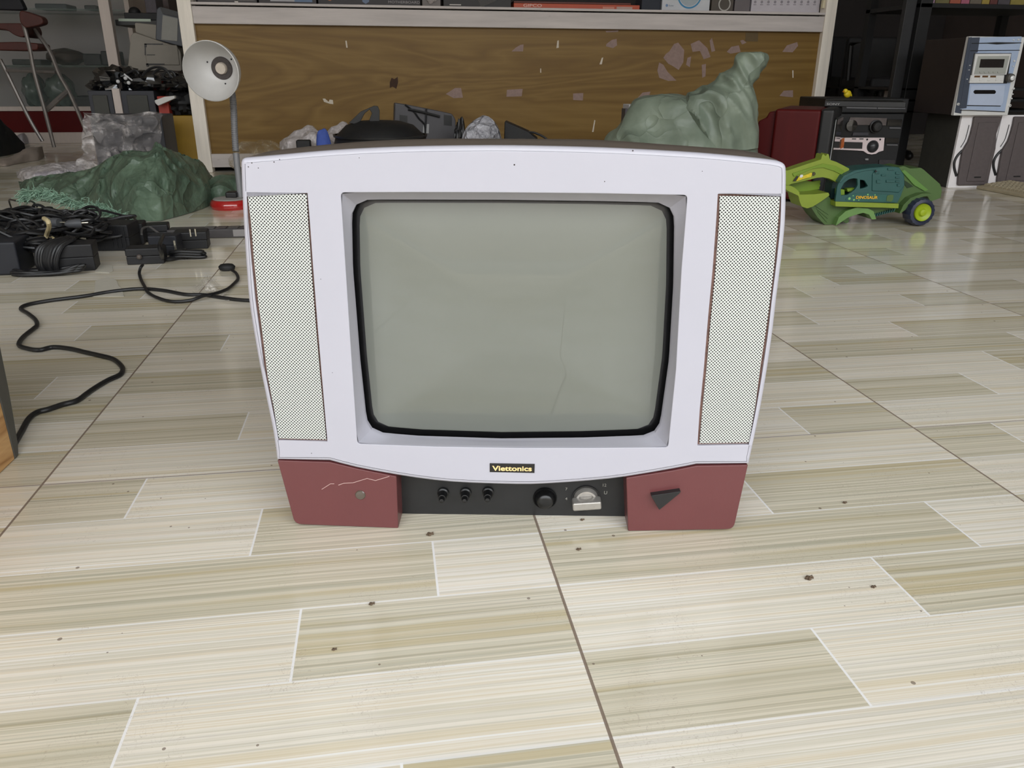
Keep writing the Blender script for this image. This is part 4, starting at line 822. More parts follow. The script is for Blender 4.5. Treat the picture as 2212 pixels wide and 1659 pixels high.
MB().prism(rounded(ep_([(1560, 300), (1600, 285), (1900, 540), (1860, 560), (1720, 480)]), .002), .030, .036).build('hopper_ramp', pm('toy_green_mid', (92, 132, 60), .45, .06, 14), t, bevel=.001)
# cab
cab = rounded(ep_([(672, 675), (690, 560), (700, 480), (740, 390), (815, 325), (910, 282), (1100, 252), (1300, 236), (1400, 236), (1478, 244), (1540, 340), (1545, 470), (1500, 600), (1455, 692)]), .004, 4)
w1 = rounded(ep_([(742, 520), (785, 440), (845, 395), (905, 382), (952, 388), (955, 470), (925, 520), (870, 565), (830, 590), (745, 598)]), .002, 2); w2 = rounded(ep_([(985, 400), (1040, 408), (1085, 480), (1050, 500), (985, 515)]), .002, 2)
plate('cab_side', cab, [w1, w2], .004, .014, m_teal, t, .001)
MB().prism(inset(cab, .004), .05, .10).build('cab_core', pm('toy_teal_dark', (24, 58, 58), .5, .1, 14), t, bevel=.003)
cb2 = ep_([(1130, 540), (1135, 330), (1190, 262), (1478, 250), (1535, 345), (1540, 470), (1470, 560)]); MB().prism(cb2, .0, .05).build('engine_cover', m_teal, t, bevel=.003)
MB().prism(rounded(ep_([(900, 288), (1100, 256), (1400, 240), (1470, 248), (1470, 268), (1100, 275), (930, 310), (790, 380), (735, 440), (720, 430), (770, 350)]), .002), .0, .11).build('cab_roof', m_teal, t, bevel=.002)
for (x0, y0, x1, y1) in ((1300, 400, 1405, 430), (1180, 400, 1230, 440), (1160, 300, 1215, 320), (1320, 250, 1400, 275), (1420, 300, 1470, 330), (1420, 360, 1470, 380), (1420, 410, 1470, 430), (1240, 330, 1300, 350), (1440, 450, 1475, 480)):
    MB().prism(ep_([(x0, y0), (x1, y0), (x1, y1), (x0, y1)]), -.004, .01).build('engine_detail', m_teal, t, bevel=.001)
c = ef.P(*q58([(1168, 290)])[0], -.0); MB().lathe([(.003, .0), (.003, -.006), (.001, -.0065)], (c.x, 0, c.z), 'Y', 12).build('exhaust_hole', m_blk, t)
MB().prism(ep_([(740, 520), (815, 530), (815, 600), (735, 600)]), .016, .045).build('driver_seat', m_lime2, t, bevel=.002); MB().prism(ep_([(850, 520), (950, 510), (950, 540), (860, 560)]), .02, .04).build('cab_console', m_lime2, t)
MB().prism(rounded(ep_([(665, 672), (1462, 698), (1455, 756), (1270, 748), (860, 738), (665, 732)]), .0015), -.002, .11).build('deck_strip', m_lime, t, bevel=.0015)
MB().prism(rounded(ep_([(800, 640), (860, 590), (960, 570), (1210, 575), (1405, 590), (1400, 675), (1000, 668), (810, 660)]), .002), .0025, .0045).build('side_decal', pm('decal_teal', (48, 108, 100), .4, .15, 40), t)
MB().prism(rounded(ep_([(1320, 600), (1360, 585), (1402, 592), (1395, 650), (1370, 675), (1310, 665)]), .002), .0012, .0045).build('decal_patch', m_grn, t)
mdk = pm('decal_light', (130, 186, 110), .5, .1, 40)
for x_, y_, r_ in ((848, 636, 4), (895, 600, 2), (905, 652, 3), (965, 655, 2), (1080, 585, 2.6), (1170, 590, 2)):
    c = ef.P(*q58([(x_, y_)])[0]); MB().lathe([(r_*.0011, .0022), (.0003, .0014)], (c.x, 0, c.z), 'Y', 14).build('decal_spot', mdk, t)
pa = ef.P(*q58([(922, 636)])[0], 0); pb = ef.P(*q58([(1195, 638)])[0], 0)
text('decal_lettering', 'DINOSAUR', (pa.x, .0008, pa.z), .0135, pm('decal_orange', (226, 176, 40), .45, .1, 60), t, width=pb.x-pa.x, bold=.0003, roll=-.02)
# rear wheel + hidden-side wheel
wc = ef.P(1690+1720/5.82, 320+797/5.82, .0); rW = wc.z
def wheel(cx0, y0, nm):
    w_ = MB(); n = 36; L = []
    for r_, h in ((.62, -.002), (.70, -.006), (.92, -.004), (1.0, .006), (1.0, .038), (.92, .046), (.6, .046)):
        L.append([Vector((cx0+rW*r_*cos(2*pi*k/n)*(1.0 if (k//1) % 2 or r_ < .9 else .95), y0+h, rW+rW*r_*sin(2*pi*k/n)*(1.0 if k % 2 or r_ < .9 else .95))) for k in range(n)])
    w_.loops(L, 0, False, False, True); o = w_.build('wheel', m_tyre, t); MB().lathe([(rW*.62, .0), (rW*.60, -.008), (rW*.5, -.004), (rW*.3, -.002), (rW*.22, -.01), (.001, -.012)], (cx0, y0, rW), 'Y', 28).build('wheel_rim', m_rimc, o, sharp=30)
    return o
wheel(wc.x, -.016, 'a')
MB().prism(ep_([(840, 890), (930, 860), (930, 960), (900, 992), (850, 960)]), .05, .1).build('axle_block', m_grn, t, bevel=.002)
# ================================================================ red tube television
m_redtv = pm('red_plastic', (98, 18, 18), .5, .1, 8, dirt=(104, 48, 50), dirt_amt=-.03, stretch=(3, 3, .4), spec=.25)
p0 = G(1749, 441); rf = Fr(p0, R(-34)); t = thing('crt_television', rf, 'dusty red tube television turned away to the right with black screen frame', 'television')
def rp_(pts, y=0): return [Vector((p.x, p.z)) for p in (rf.P(u, v, y) for u, v in pts)]
top = rp_([(1762, 237)])[0].y; sd = rp_([(1762, 236.5), (1675, 234.5), (1660, 242), (1654, 254), (1637, 262), (1630, 285), (1628, 330)])
side = [Vector((sd[0].x, 0.01))]+sd+[Vector((sd[-1].x-.0, .03)), Vector((sd[1].x, .01))]
side = [Vector((p.x, max(p.y, .004))) for p in side]; Wd = .40
xc = sd[1].x; main = [Vector((0.0, .012)), Vector((0.0, top)), Vector((xc, top)), Vector((xc, .012))]
mb = MB(); mb.box(xc, -.004, 0, Wd, .012, top); mb.build('red_housing', m_redtv, t, bevel=.012, seg=3)
bx = [Vector((xc+.01, top-.01)), sd[2], sd[3], sd[4], sd[5], sd[6], Vector((sd[6].x, .03)), Vector((xc+.01, .03))]
MB().prism(bx, .02, Wd-.02).build('red_rear', m_redtv, t, bevel=.006)
MB().box(-.006, .045, -.004, Wd+.004, .004, top+.004).build('screen_frame', m_blk, t, bevel=.012, seg=3)
MB().box(.04, .056, .03, Wd-.03, .07, top-.03).build('screen_glass', pm('dark_glass', (30, 34, 32), .08, .1, 5, coat=1), t, bevel=.01, seg=3)
f = rf; tz = top+.004
nf = Fr(A(1775, 215, 3.2), R(-28)); nf = Fr((nf.o.x+.02, nf.o.y+.0, tz), R(-30)); t = thing('disc_player', nf, 'thin black player lettered SONY lying on the red television', 'player')
MB().box(-.005, .30, 0, .24, 0, .022).build('case', m_blk, t, bevel=.003); text('maker_lettering', 'SONY', (.004, -.0008, .006), .011, ink((170, 168, 166)), t, width=.05)
# ================================================================ black hi-fi stack
YH = 3.62; hf = Fr((A(1800, 300, YH).x, YH, 0), R(-6))
def hp(pts, y=0): return [Vector((p.x, max(.0, p.z))) for p in (hf.P(u, v, y) for u, v in pts)]
t = thing('hifi_stack', hf, 'black stacked hi-fi system with round dials beside the rack post', 'stereo')
b_ = hp([(1788, 212), (1958, 208), (1940, 398), (1770, 398)]); zt = b_[0].y; x0h, x1h = b_[0].x-.01, b_[1].x+.01
def hz(v, u=1860): return hf.P(u, v, 0).z
MB().box(x0h, x1h, 0, .3, 0, hz(245)).build('lower_unit', m_blk2, t, bevel=.006); MB().box(x0h-.004, x1h+.004, -.008, .3, hz(244), zt).build('upper_unit', m_blk2, t, bevel=.006)
m_gl = pm('gloss_black', (16, 16, 18), .15, .1, 20, coat=1); m_sil = pm('silver_panel', (240, 224, 226), .3, .05, 30, metal=.2); m_dsil = pm('dark_silver', (120, 112, 112), .28, .3, 12, metal=.5)
for pts, nm, m in (([(1826, 230.5), (1892, 231.5), (1892, 235.5), (1826, 234)], 'display_strip', pm('strip_steel', (112, 112, 116), .3, .1, 30)), ([(1893, 231.5), (1953, 232), (1953, 236), (1893, 235.5)], 'display_strip', MATS['strip_steel']), ([(1836, 253), (1915, 255), (1913, 271), (1850, 270), (1832, 262)], 'dial_panel', m_dsil), ([(1842, 286), (1875, 286), (1875, 293), (1840, 293)], 'lcd_panel', pm('lcd', (70, 72, 84), .2, .1, 30)), ([(1920, 274.5), (1945, 275), (1945, 278.5), (1920, 278)], 'deck_edge', MATS['strip_steel']), ([(1914, 311), (1938, 311.5), (1938, 315), (1914, 314.5)], 'deck_edge', MATS['strip_steel']), ([(1898, 345), (1932, 345), (1930, 362), (1897, 362)], 'button_block', pm('btn_grey', (58, 54, 58), .5, .3, 90)), ([(1868, 342), (1875, 342), (1875, 346), (1868, 346)], 'power_mark', ink((140, 140, 140))), ([(1916, 258), (1948, 258), (1946, 272), (1915, 272)], 'cassette_door', m_gl), ([(1912, 298), (1941, 298), (1940, 309), (1911, 309)], 'cassette_door', m_gl)):
    MB().prism(hp(pts), -.013 if 'strip' in nm else -.006, .002).build(nm, m, t, bevel=.001)
c = hf.P(1890, 273, 0); MB().lathe([(.030, 0), (.030, -.012), (.025, -.014), (.023, -.013), (.022, -.028), (.018, -.032), (.001, -.033)], (c.x, 0, c.z), 'Y', 32).build('dial', m_blk, t, sharp=40)
c = hf.P(1838, 271, 0); MB().lathe([(.026, 0), (.026, -.012), (.001, -.014)], (c.x, 0, c.z), 'Y', 28).build('dial', m_gl, t, sharp=40)
sp_ = hp([(1798, 301), (1802, 297), (1909, 297), (1906.5, 325), (1896, 328)])+hp([(1890, 332), (1881, 333.5), (1872, 332), (1863, 326), (1850, 325), (1798, 322.5)])
MB().prism(sp_, -.010, .001).build('silver_fascia', m_sil, t, bevel=.0015)
c = hf.P(1883, 316, 0); MB().lathe([(.0285, -.009), (.0285, -.012), (.027, -.012), (.026, -.017), (.018, -.026), (.006, -.030), (.001, -.0305)], (c.x, 0, c.z), 'Y', 32).build('dial', pm('ball_grey', (62, 62, 66), .3, .2, 60), t, sharp=50)
MB().prism(hp([(1822, 306), (1861, 307), (1860, 321), (1820, 320)]), -.0118, -.008).build('slot_panel', m_blk, t); MB().prism(hp([(1802, 303), (1820, 300), (1818, 319), (1801, 319)]), -.0118, -.008).build('amber_display', pm('amber', (122, 66, 36), .3, .5, 50), t); MB().prism(hp([(1816, 299), (1822, 297), (1820, 318), (1813, 321)]), -.0125, -.008).build('orange_light', pm('orange_lens', (200, 100, 24), .3, .1, 50), t)
for u in (1871, 1899): c = hf.P(u, 301, 0); MB().ball((c.x, -.0105, c.z), .0045, 0, 6).build('panel_button', m_blk, t)
for u in (1843, 1859): c = hf.P(u, 300, 0); MB().box(c.x-.011, c.x+.009, -.0115, -.009, c.z-.002, c.z+.003).build('panel_button', MATS['strip_steel'], t)
# yellow toy sits on top of the stack
c = hf.M @ Vector((hf.P(1829, 203, .06).x, .06, zt)); yF = Fr(c, R(20)); t_ = thing('yellow_toy', yF, 'small yellow toy bird lying on the black stack of hi-fi units', 'toy')
MB().ball((.006, 0, .017), .017, 0, 10, (1.25, .8, 1)).ball((-.012, 0, .03), .011, 0, 8).build('body', pm('toy_yellow', (222, 196, 34), .5, .1, 20), t_); MB().prism([(-.03, .026), (-.022, .032), (-.02, .024)], -.003, .003).build('beak', pm('toy_orange', (200, 130, 30), .5, .1, 20), t_); MB().prism([(.018, .01), (.034, .006), (.03, .018)], -.005, .005).build('tail', MATS['toy_yellow'], t_)
# ================================================================ black rack
YR = 3.78; kf = Fr((A(1960, 300, YR).x, YR, 0), 0); t = thing('shelf_rack', kf, 'tall black open shelf rack behind the hi-fi stack and speakers', 'rack')
m_rk = pm('rack_black', (22, 22, 24), .6, .1, 20); m_rk2 = pm('rack_grey', (50, 50, 52), .6, .12, 20)
def kx(u, v, y=0): return kf.P(u, v, y).x
def kz(v, u=2090, y=0): return kf.P(u, v, y).z
xa = kx(1968, 110); xb = kx(1997, 30); xpa = kx(1975, 90); xpb = kx(2001, 90)
MB().box(xpa, xpb, 0, .04, 0, 1.6).build('post', m_rk, t, bevel=.003); MB().box(xpa-.055, xpa, .03, .06, 0, 1.6).build('side_rail', m_rk2, t, bevel=.003)
xe = kx(2270, 150)
MB().box(xe, xe+.06, 0, .04, 0, 1.6).build('post', m_rk, t, bevel=.003); MB().box(xpa, xpa+.04, .42, .46, 0, 1.6).box(xe, xe+.04, .42, .46, 0, 1.6).build('rear_posts', m_rk, t)
for va, vb in ((8, 18), (190, 196), (214, 220)):
    MB().box(xpa, xe+.06, 0, .46, kz(vb), kz(va)).build('shelf', m_rk, t, bevel=.002)
zs = [kz(8), kz(190), kz(214)]
rc = random.Random(11); cols_ = [(150, 120, 140), (120, 112, 70), (150, 80, 60), (160, 90, 110), (120, 110, 96), (150, 130, 60), (110, 60, 56), (90, 84, 90), (132, 120, 60)]
x_ = kx(2003, 5)
for i in range(9):
    w_ = rc.uniform(.035, .075); o = MB().box(0, w_, 0, .16, 0, rc.uniform(.1, .16)).build('media_box', pm('media%d' % i, cols_[i], .6, .1, 30), None, bevel=.002); o.matrix_world = Fr((kf.o.x+x_, YR+.02, zs[0])).M
    nmc = ('mauve', 'olive', 'rust', 'pink', 'tan', 'mustard', 'maroon', 'grey', 'khaki')[i]; tag(o, '%s packet on the topmost black rack shelf at the right picture edge' % nmc, 'packet', 'packets on the top rack shelf'); x_ += w_+.004
x_ = kx(1983, 175)
nms = ('leftmost', 'second', 'third', 'fourth', 'fifth', 'sixth', 'seventh', 'eighth', 'ninth', 'rightmost')
for i in range(10):
    w_ = .021; hgt = kz(152+rc.uniform(-2, 3))-zs[1]
    t2 = thing('disc_case', Fr((kf.o.x+x_, YR+.03, zs[1]), R(rc.uniform(-6, 6))), 'blue and white disc case, %s of ten in the upright row on the rack' % nms[i], 'case', 'upright disc cases on the rack')
    MB().box(0, w_, 0, .13, 0, hgt*.78).build('sleeve', pm('disc_white%d' % (i % 3), ((190, 186, 196), (150, 148, 160), (208, 206, 214))[i % 3], .3, .4, 60, bump=.4), t2, bevel=.001); MB().box(-.0005, w_+.0005, -.001, .131, hgt*.78, hgt).build('blue_edge', pm('disc_blue', (40, 52, 110), .35, .2, 40), t2, bevel=.001); x_ += w_+.002
def unit(name, u0, u1, vt, z0, m, label, cat, dz=0):
    a, b = kx(u0, vt), kx(u1, vt); f = Fr((kf.o.x+a, YR+.015, z0)); t = thing(name, f, label, cat); h = kz(vt)-z0
    MB().box(0, b-a, 0, .25, 0, h).build('case', m, t, bevel=.003); return t, b-a, h
z3 = zs[2]
t, w_, h_ = unit('disc_player', 1979, 2075, 197, z3, pm('player_silver', (150, 140, 138), .35, .15, 12, stretch=(.3, 1, 2)), 'brushed silver disc player under the row of disc cases', 'player'); MB().box(.02, w_*.6, -.001, .001, h_*.3, h_*.6).build('tray_front', MATS['dark_silver'], t)
z4 = kz(238); MB().box(xpa, xe+.06, 0, .46, z4-.012, z4).build('shelf', m_rk, bpy.data.objects['shelf_rack'], bevel=.002)
t, w_, h_ = unit('disc_player', 1977, 2070, 222, z4, m_blk2, 'black player with a thin silver front line, lowest on the rack', 'player'); MB().box(.0, w_*.12, -.002, .002, h_*.15, h_*.42).box(w_*.14, w_*.95, -.002, .002, h_*.15, h_*.38).build('silver_line', m_dsil, t)
f = Fr((kf.o.x+kx(1990, 145), YR+.12, zs[1]), R(0)); t = thing('leaning_board', f, 'black flat panel leaning aslant above the disc cases', 'board')
q = [kf.P(u, v, .15)-Vector((kx(1990, 145), 0, zs[1])) for u, v in ((1985, 120), (2078, 100), (2096, 100), (2096, 128), (2050, 145), (1988, 155))]; MB().prism([(p.x, p.z) for p in q], .06, .1).build('panel', m_blk2, t, bevel=.002); MB().box(.0, .03, .07, .09, 0, .06).build('support', m_blk2, t)
# ================================================================ speakers, mini stereo
YS = G(2047, 406).y; sF = Fr(G(2047, 406), R(0))
def sp2(pts, y=0): return [Vector((p.x, max(0, p.z))) for p in (sF.P(u, v, y) for u, v in pts)]
m_spk = pm('speaker_grey', (112, 102, 102), .7, .08, 60, bump=.2, bscale=400); m_spw = pm('speaker_white', (240, 236, 237), .3, .03, 20); m_spside = pm('speaker_side', (66, 64, 58), .75, .1, 30)
zsp = sp2([(2078, 249)])[0].y; x1s = sp2([(2146, 330)])[0].x
def speaker(fr, lab, second=False):
    t = thing('loudspeaker', fr, lab, 'loudspeaker', None)
    MB().box(0, x1s, .012, .24, 0, zsp).build('cabinet', m_spside, t, bevel=.003)
    MB().box(0, x1s, 0, .014, 0, zsp).build('white_front', m_spw, t, bevel=.002)
    g = [Vector((p.x, p.z)) for p in (sF.P(u, v, 0) for u, v in ((2101, 251), (2098, 270), (2093, 290), (2088, 305), (2076, 325), (2072, 345), (2069, 365), (2066, 385), (2065, 400)))]
    g = [Vector((p.x, min(max(p.y, .012), zsp-.006))) for p in g]; xr_ = x1s-.004; g2 = [Vector((xr_, .012)), Vector((xr_-.002, zsp*.35)), Vector((xr_, zsp*.55)), Vector((xr_-.012, zsp*.75)), Vector((xr_-.004, zsp-.006))]
    MB().prism(g+g2, -.016, .001).build('cloth_grille', m_spk, t, bevel=.006, seg=3)
    MB().prism([(x1s*.38, .03), (x1s*.86, .03), (x1s*.86, zsp-.03), (x1s*.38, zsp-.03)], -.0205, -.014).build('grille_relief', m_spk, t, bevel=.003)
    gl = cr([Vector((p.x-.012, -.002, p.y)) for p in g[1:]], 3); MB().tube(gl[:9], .0016, 6).build('trim_line', m_blk, t)
    ar = cr([sF.P(u, v, -.001) for u, v in ((2079, 325), (2069, 335), (2062, 348), (2061, 362), (2066, 380))], 5); MB().tube(ar, .006, 8).build('black_arc', m_blk, t)
    MB().box(x1s*.55, x1s*.55+.035, -.0212, -.02, .046, .052).build('maker_mark', m_blk, t)
    return t
speaker(sF, 'grey cloth loudspeaker with white side stripe under the mini stereo')
s2 = Fr(sF.M @ Vector((x1s+.012, .01, 0)), R(-2)); speaker(s2, 'second grey loudspeaker behind the beige keyboard at right edge')
mF = Fr((sF.o.x, sF.o.y-.03, zsp), R(0)); base_m = sF.o.y-.03
def mp2(pts, y=0): return [Vector((p.x, p.z)) for p in (mF.P(2040+x/8.3, 60+yy/8.3, y) for x, yy in pts)]
t = thing('mini_stereo', mF, 'silver and pale blue mini stereo standing on top of the grey loudspeakers', 'stereo')
qc = mp2([(185, 1520), (1200, 1560), (1400, 145), (440, 170)]); xm0, xm1 = (qc[0].x+qc[3].x)/2, (qc[1].x+qc[2].x)/2; zmt = (qc[2].y+qc[3].y)/2
m_blu = pm('stereo_blue', (168, 184, 210), .3, .04, 20, coat=.3); m_blu2 = pm('stereo_slate', (84, 92, 108), .35, .05, 20); m_whs = pm('stereo_silver', (228, 228, 226), .28, .04, 20, metal=.15)
def S(pts): return mp2(pts)
MB().box(xm0+.006, xm1-.006, .02, .30, 0.002, zmt-.004).build('body', pm('stereo_side', (54, 44, 42), .6, .08, 20), t, bevel=.004)
MB().box(xm0, xm1, 0, .022, 0, zmt).build('front_frame', m_whs, t, bevel=.004)
def MP(name, pts, y0, m, r=.0, y1=.003, b=.0006): l = S(pts); return MB().prism(rounded(l, r) if r else l, y0, y1).build(name, m, t, bevel=b)
MP('left_bevel', [(440, 170), (490, 165), (300, 1540), (185, 1520)], -.001, m_blu2)  # slate strip down the left bevel of the front
MP('blue_fascia', [(480, 175), (1385, 155), (1370, 260), (1300, 560), (1250, 720), (1180, 1000), (1080, 1500), (270, 1460)], -.002, m_blu, .004)
MP('slate_band', [(480, 175), (632, 170), (590, 440), (520, 460), (390, 1440), (270, 1455)], -.0028, m_blu2)
MP('tray_gap', [(480, 272), (760, 268), (930, 258), (1100, 262), (1375, 265), (1373, 278), (1090, 290), (930, 300), (760, 285), (478, 288)], -.0032, m_blk)
MP('tray_gap', [(455, 405), (1345, 398), (1343, 411), (453, 420)], -.0032, m_blk)
MP('display_surround', [(520, 455), (1195, 455), (1110, 1000), (425, 1000)], -.004, m_blk, .002)
MP('display_frame', [(535, 468), (1172, 465), (1085, 840), (470, 850)], -.010, m_whs, .002)
MP('display_inner', [(572, 510), (1135, 505), (1060, 830), (500, 835)], -.0112, pm('stereo_grey', (166, 168, 162), .35, .04, 20), .002)
MP('lcd_window', [(618, 562), (1048, 562), (1020, 715), (590, 715)], -.0122, pm('lcd_dark', (52, 48, 46), .12, .1, 20))
for i in range(5): MP('preset_button', [(592+80*i, 785), (652+80*i, 785), (646+80*i, 815), (600+80*i, 815)], -.014, MATS['stereo_grey'], .001)
MP('control_bar', [(455, 850), (1050, 850), (1030, 990), (425, 990)], -.009, m_whs, .001)
for i in range(3): MP('amber_stripe', [(515+142*i, 858), (615+142*i, 858), (610+142*i, 890), (508+142*i, 890)], -.0105, pm('stereo_amber', (122, 88, 52), .3, .1, 20))
for a_, b_ in ((455, 500), (600, 640), (740, 790), (890, 925), (980, 1030)): MP('key', [(a_, 895), (b_, 895), (b_-6, 950), (a_-6, 950)], -.0125, m_whs, .001)
c = mF.P(2040+1150/8.3, 60+900/8.3, 0); MB().lathe([(.019, .0), (.019, -.012), (.0165, -.020), (.014, -.021), (.0135, -.024)], (c.x, 0, c.z), 'Y', 32).build('volume_ring', pm('ring_taupe', (104, 100, 94), .35, .05, 20), t, sharp=50); MB().lathe([(.0105, -.02), (.010, -.029), (.007, -.031), (.001, -.0315)], (c.x-.002, 0, c.z), 'Y', 28).build('volume_knob', m_whs, t, sharp=50)
MP('cassette_door', [(470, 1030), (1080, 1030), (1040, 1340), (1000, 1400), (410, 1385)], -.004, pm('stereo_pale', (186, 198, 220), .25, .03, 20, coat=.4), .003)
MP('cassette_window', [(530, 1115), (890, 1115), (915, 1150), (890, 1185), (530, 1185), (505, 1150)], -.0052, m_gl, .002)
MP('door_edge', [(400, 1385), (1000, 1395), (995, 1410), (398, 1400)], -.0045, m_blk)
MP('base_gap', [(280, 1470), (1080, 1500), (1078, 1512), (280, 1482)], -.003, m_blk)
for x_, y_, r_ in ((1315, 215, .004), (1230, 220, .0028), (1240, 595, .0045), (1218, 690, .003), (1230, 1090, .0045), (1212, 1190, .003), (1192, 1268, .0035), (1165, 1395, .006), (240, 1370, .006), (443, 675, .0022), (428, 757, .0022), (395, 922, .0022)):
    c = mF.P(2040+x_/8.3, 60+y_/8.3, 0); MB().lathe([(r_, 0), (r_, -.005), (r_*.8, -.007), (.0005, -.0075)], (c.x, 0, c.z), 'Y', 16).build('push_button', m_whs, t, sharp=50)
for x_, y_ in ((1165, 1395), (240, 1370)): c = mF.P(2040+x_/8.3, 60+y_/8.3, 0); MB().lathe([(.0028, -.007), (.0005, -.0085)], (c.x, 0, c.z), 'Y', 12).build('jack_hole', m_blk, t)
# ================================================================ beige keyboard
a_ = G(2108, 408); b_ = G(2212, 428); yw = atan2(b_.y-a_.y, b_.x-a_.x); kF = Fr(a_, yw); t = thing('computer_keyboard', kF, 'yellowed beige computer keyboard on the floor before the speakers', 'keyboard')
m_kb = pm('keyboard_beige', (172, 160, 134), .55, .06, 20, dirt=(150, 134, 100), dirt_amt=.02)
MB().cube8([(0, 0, 0), (.46, 0, 0), (.0, .17, 0), (.46, .17, 0), (0, 0, .014), (.46, 0, .014), (.0, .17, .034), (.46, .17, .034)]).build('case', m_kb, t, bevel=.004)
for r_ in range(5):
    for c_ in range(18):
        if c_ == 14: continue
        x_ = .02+c_*.0235; y_ = .02+r_*.026; z_ = .014+.02*y_/.17; MB().cube8([(x_, y_, z_), (x_+.02, y_, z_), (x_, y_+.022, z_+.003), (x_+.02, y_+.022, z_+.003), (x_+.002, y_+.002, z_+.009), (x_+.018, y_+.002, z_+.009), (x_+.002, y_+.019, z_+.012), (x_+.018, y_+.019, z_+.012)]).build('key', m_kb, t)
dk = MB().box(A(1795, 60, 6.6).x, A(2040, 60, 6.6).x, 6.6, 7.0, 0, 2.6).build('dark_backdrop', pm('backdrop_dark', (50, 44, 44), .7, .1, 6), None, bevel=.005); tag(dk, 'added dark backdrop standing in for the gloom behind the office chairs', 'cupboard')  # dark box added as backdrop, its colour stands in for interior shade
# dark wall things: office chairs in the gloom
m_ch = pm('chair_black', (30, 29, 31), .65, .15, 20, bump=.2, bscale=80); m_ch2 = pm('chair_frame', (20, 20, 21), .4, .1, 20)
def chair(u, Yc, lab, yaw, w_, s=1.0):
    f = Fr((A(u, 150, Yc).x, Yc, 0), R(yaw)); t = thing('office_chair', f, lab, 'chair')
    zt_ = A(u, 76, Yc).z; MB().box(-w_/2, w_/2, .2, .25, zt_-.42*s, zt_).build('backrest', m_ch, t, bevel=.02, seg=3); MB().box(-w_/2, w_/2, -.22, .22, .40*s, .47*s).build('seat', m_ch, t, bevel=.02, seg=3)
    MB().tube([(0, .24, zt_-.3*s), (0, .26, .42*s), (0, .1, .39*s)], .02, 8).build('back_bar', m_ch2, t); MB().lathe([(.03, .0), (.03, .36)], (0, 0, .03), 'Z', 12).build('gas_column', m_ch2, t)
    for k in range(5): a = 2*pi*k/5+.3; MB().tube([(0, 0, .08), (.26*cos(a), .26*sin(a), .04)], .016, 8).ball((.26*cos(a), .26*sin(a), .025), .025, 0, 6).build('leg', m_ch2, t)
    for sx in (-1, 1): MB().tube([(sx*w_*.52, .1, .45*s), (sx*w_*.56, .1, .66*s), (sx*w_*.56, -.1, .67*s), (sx*w_*.52, -.1, .45*s)], .016, 8).build('armrest', m_ch2, t)
    return t
chair(1822, 5.6, 'black office chair in the gloom just right of the counter post', 5, .34); chair(1908, 4.78, 'black office chair closest to the rack post, partly hidden', -8, .32)
# ================================================================ far left
m_wh2 = pm('white_frame', (196, 184, 176), .6, .06, 12, stretch=(3, 1, .4))
YG = 6.3; gF = Fr((A(150, 200, YG).x, YG, 0), 0); t = thing('glass_showcase', gF, 'tall glass showcase with white base rails and red kickboard at far left', 'showcase')
def gx(u, v=150, y=0): return gF.P(u, v, y).x
def gz(v, u=130, y=0): return gF.P(u, v, y).z
x0g, x1g = gx(-260), gx(300)
m_rk_ = pm('kick_red', (100, 5, 4), .5, .06, 10, spec=.2)
MB().box(x0g, x1g, 0, .04, gz(240), gz(230)).build('upper_rail', m_wh2, t, bevel=.003); MB().box(x0g, x1g, 0, .04, 0, gz(286)).build('lower_rail', m_wh2, t, bevel=.003); MB().box(x0g, x1g, .015, .03, gz(286), gz(240)).build('kickboard', m_rk_, t)
m_gsh = pm('shelf_glass', (120, 140, 132), .08, .05, 10, alpha=.35)
for v in (145, 22): MB().box(x0g, x1g, .02, .5, gz(v), gz(v)+.012).build('glass_shelf', m_gsh, t)
MB().box(x0g, x1g, .5, .53, 0, 1.9).build('back_panel', pm('showcase_back', (156, 150, 148), .7, .08, 3), t); MB().box(x0g, x1g, .04, .5, gz(236)-.012, gz(236)).build('base_shelf', m_dark, t)
MB().box(x0g, x1g, .008, .013, gz(230), 1.9).build('glass_front', pm('pane_glass', (200, 214, 210), .02, .02, 5, alpha=.05), t); MB().box(x0g, x1g, 0, .53, 1.9, 1.95).build('top_board', m_wh2, t)
MB().box(x1g-.03, x1g, 0, .53, 0, 1.9).build('end_board', m_wh2, t)
zt1, zt0, ztb = gz(145)+.012, gz(22)+.012, gz(236)
def sgoods(name, u0, u1, vt, z0, col, label, cat, y=.12, d=.2, kind='box', jit=.35, rough=.5):
    a, b = gF.P(u0, 100, y).x, gF.P(u1, 100, y).x; h = max(.03, gF.P((u0+u1)/2, vt, y).z-z0); f = Fr((gF.o.x+(a+b)/2, YG+y, z0)); m = pm('sg_'+name+str(col), col, rough, .25, 20)
    if kind == 'box': o = MB().box(-(b-a)/2, (b-a)/2, 0, d, 0, h).build(name, m, None, bevel=.008)
    else:
        mb = MB().ball((0, d/2, h/2), 1, 0, 18, ((b-a)/2, d/2, h/2), jit, 7); mb.v = [(v[0], v[1], max(.001, v[2])) for v in mb.v]; o = mb.build(name, m, None)
    o.matrix_world = f.M; return tag(o, label, cat)
sgoods('leather_bag', 84, 170, 104, zt1, (70, 52, 44), 'dark brown rounded bag on the middle glass shelf', 'bag', kind='b', jit=.2)
sgoods('radio_set', 174, 212, 116, zt1, (34, 34, 40), 'black boxy radio right of the brown bag in the showcase', 'radio'); sgoods('radio_set', 214, 246, 110, zt1, (30, 28, 34), 'black radio tucked against the white post in the showcase', 'radio')
sgoods('black_device', 18, 82, 128, zt1, (36, 40, 36), 'low black device at the left of the middle glass shelf', 'device')
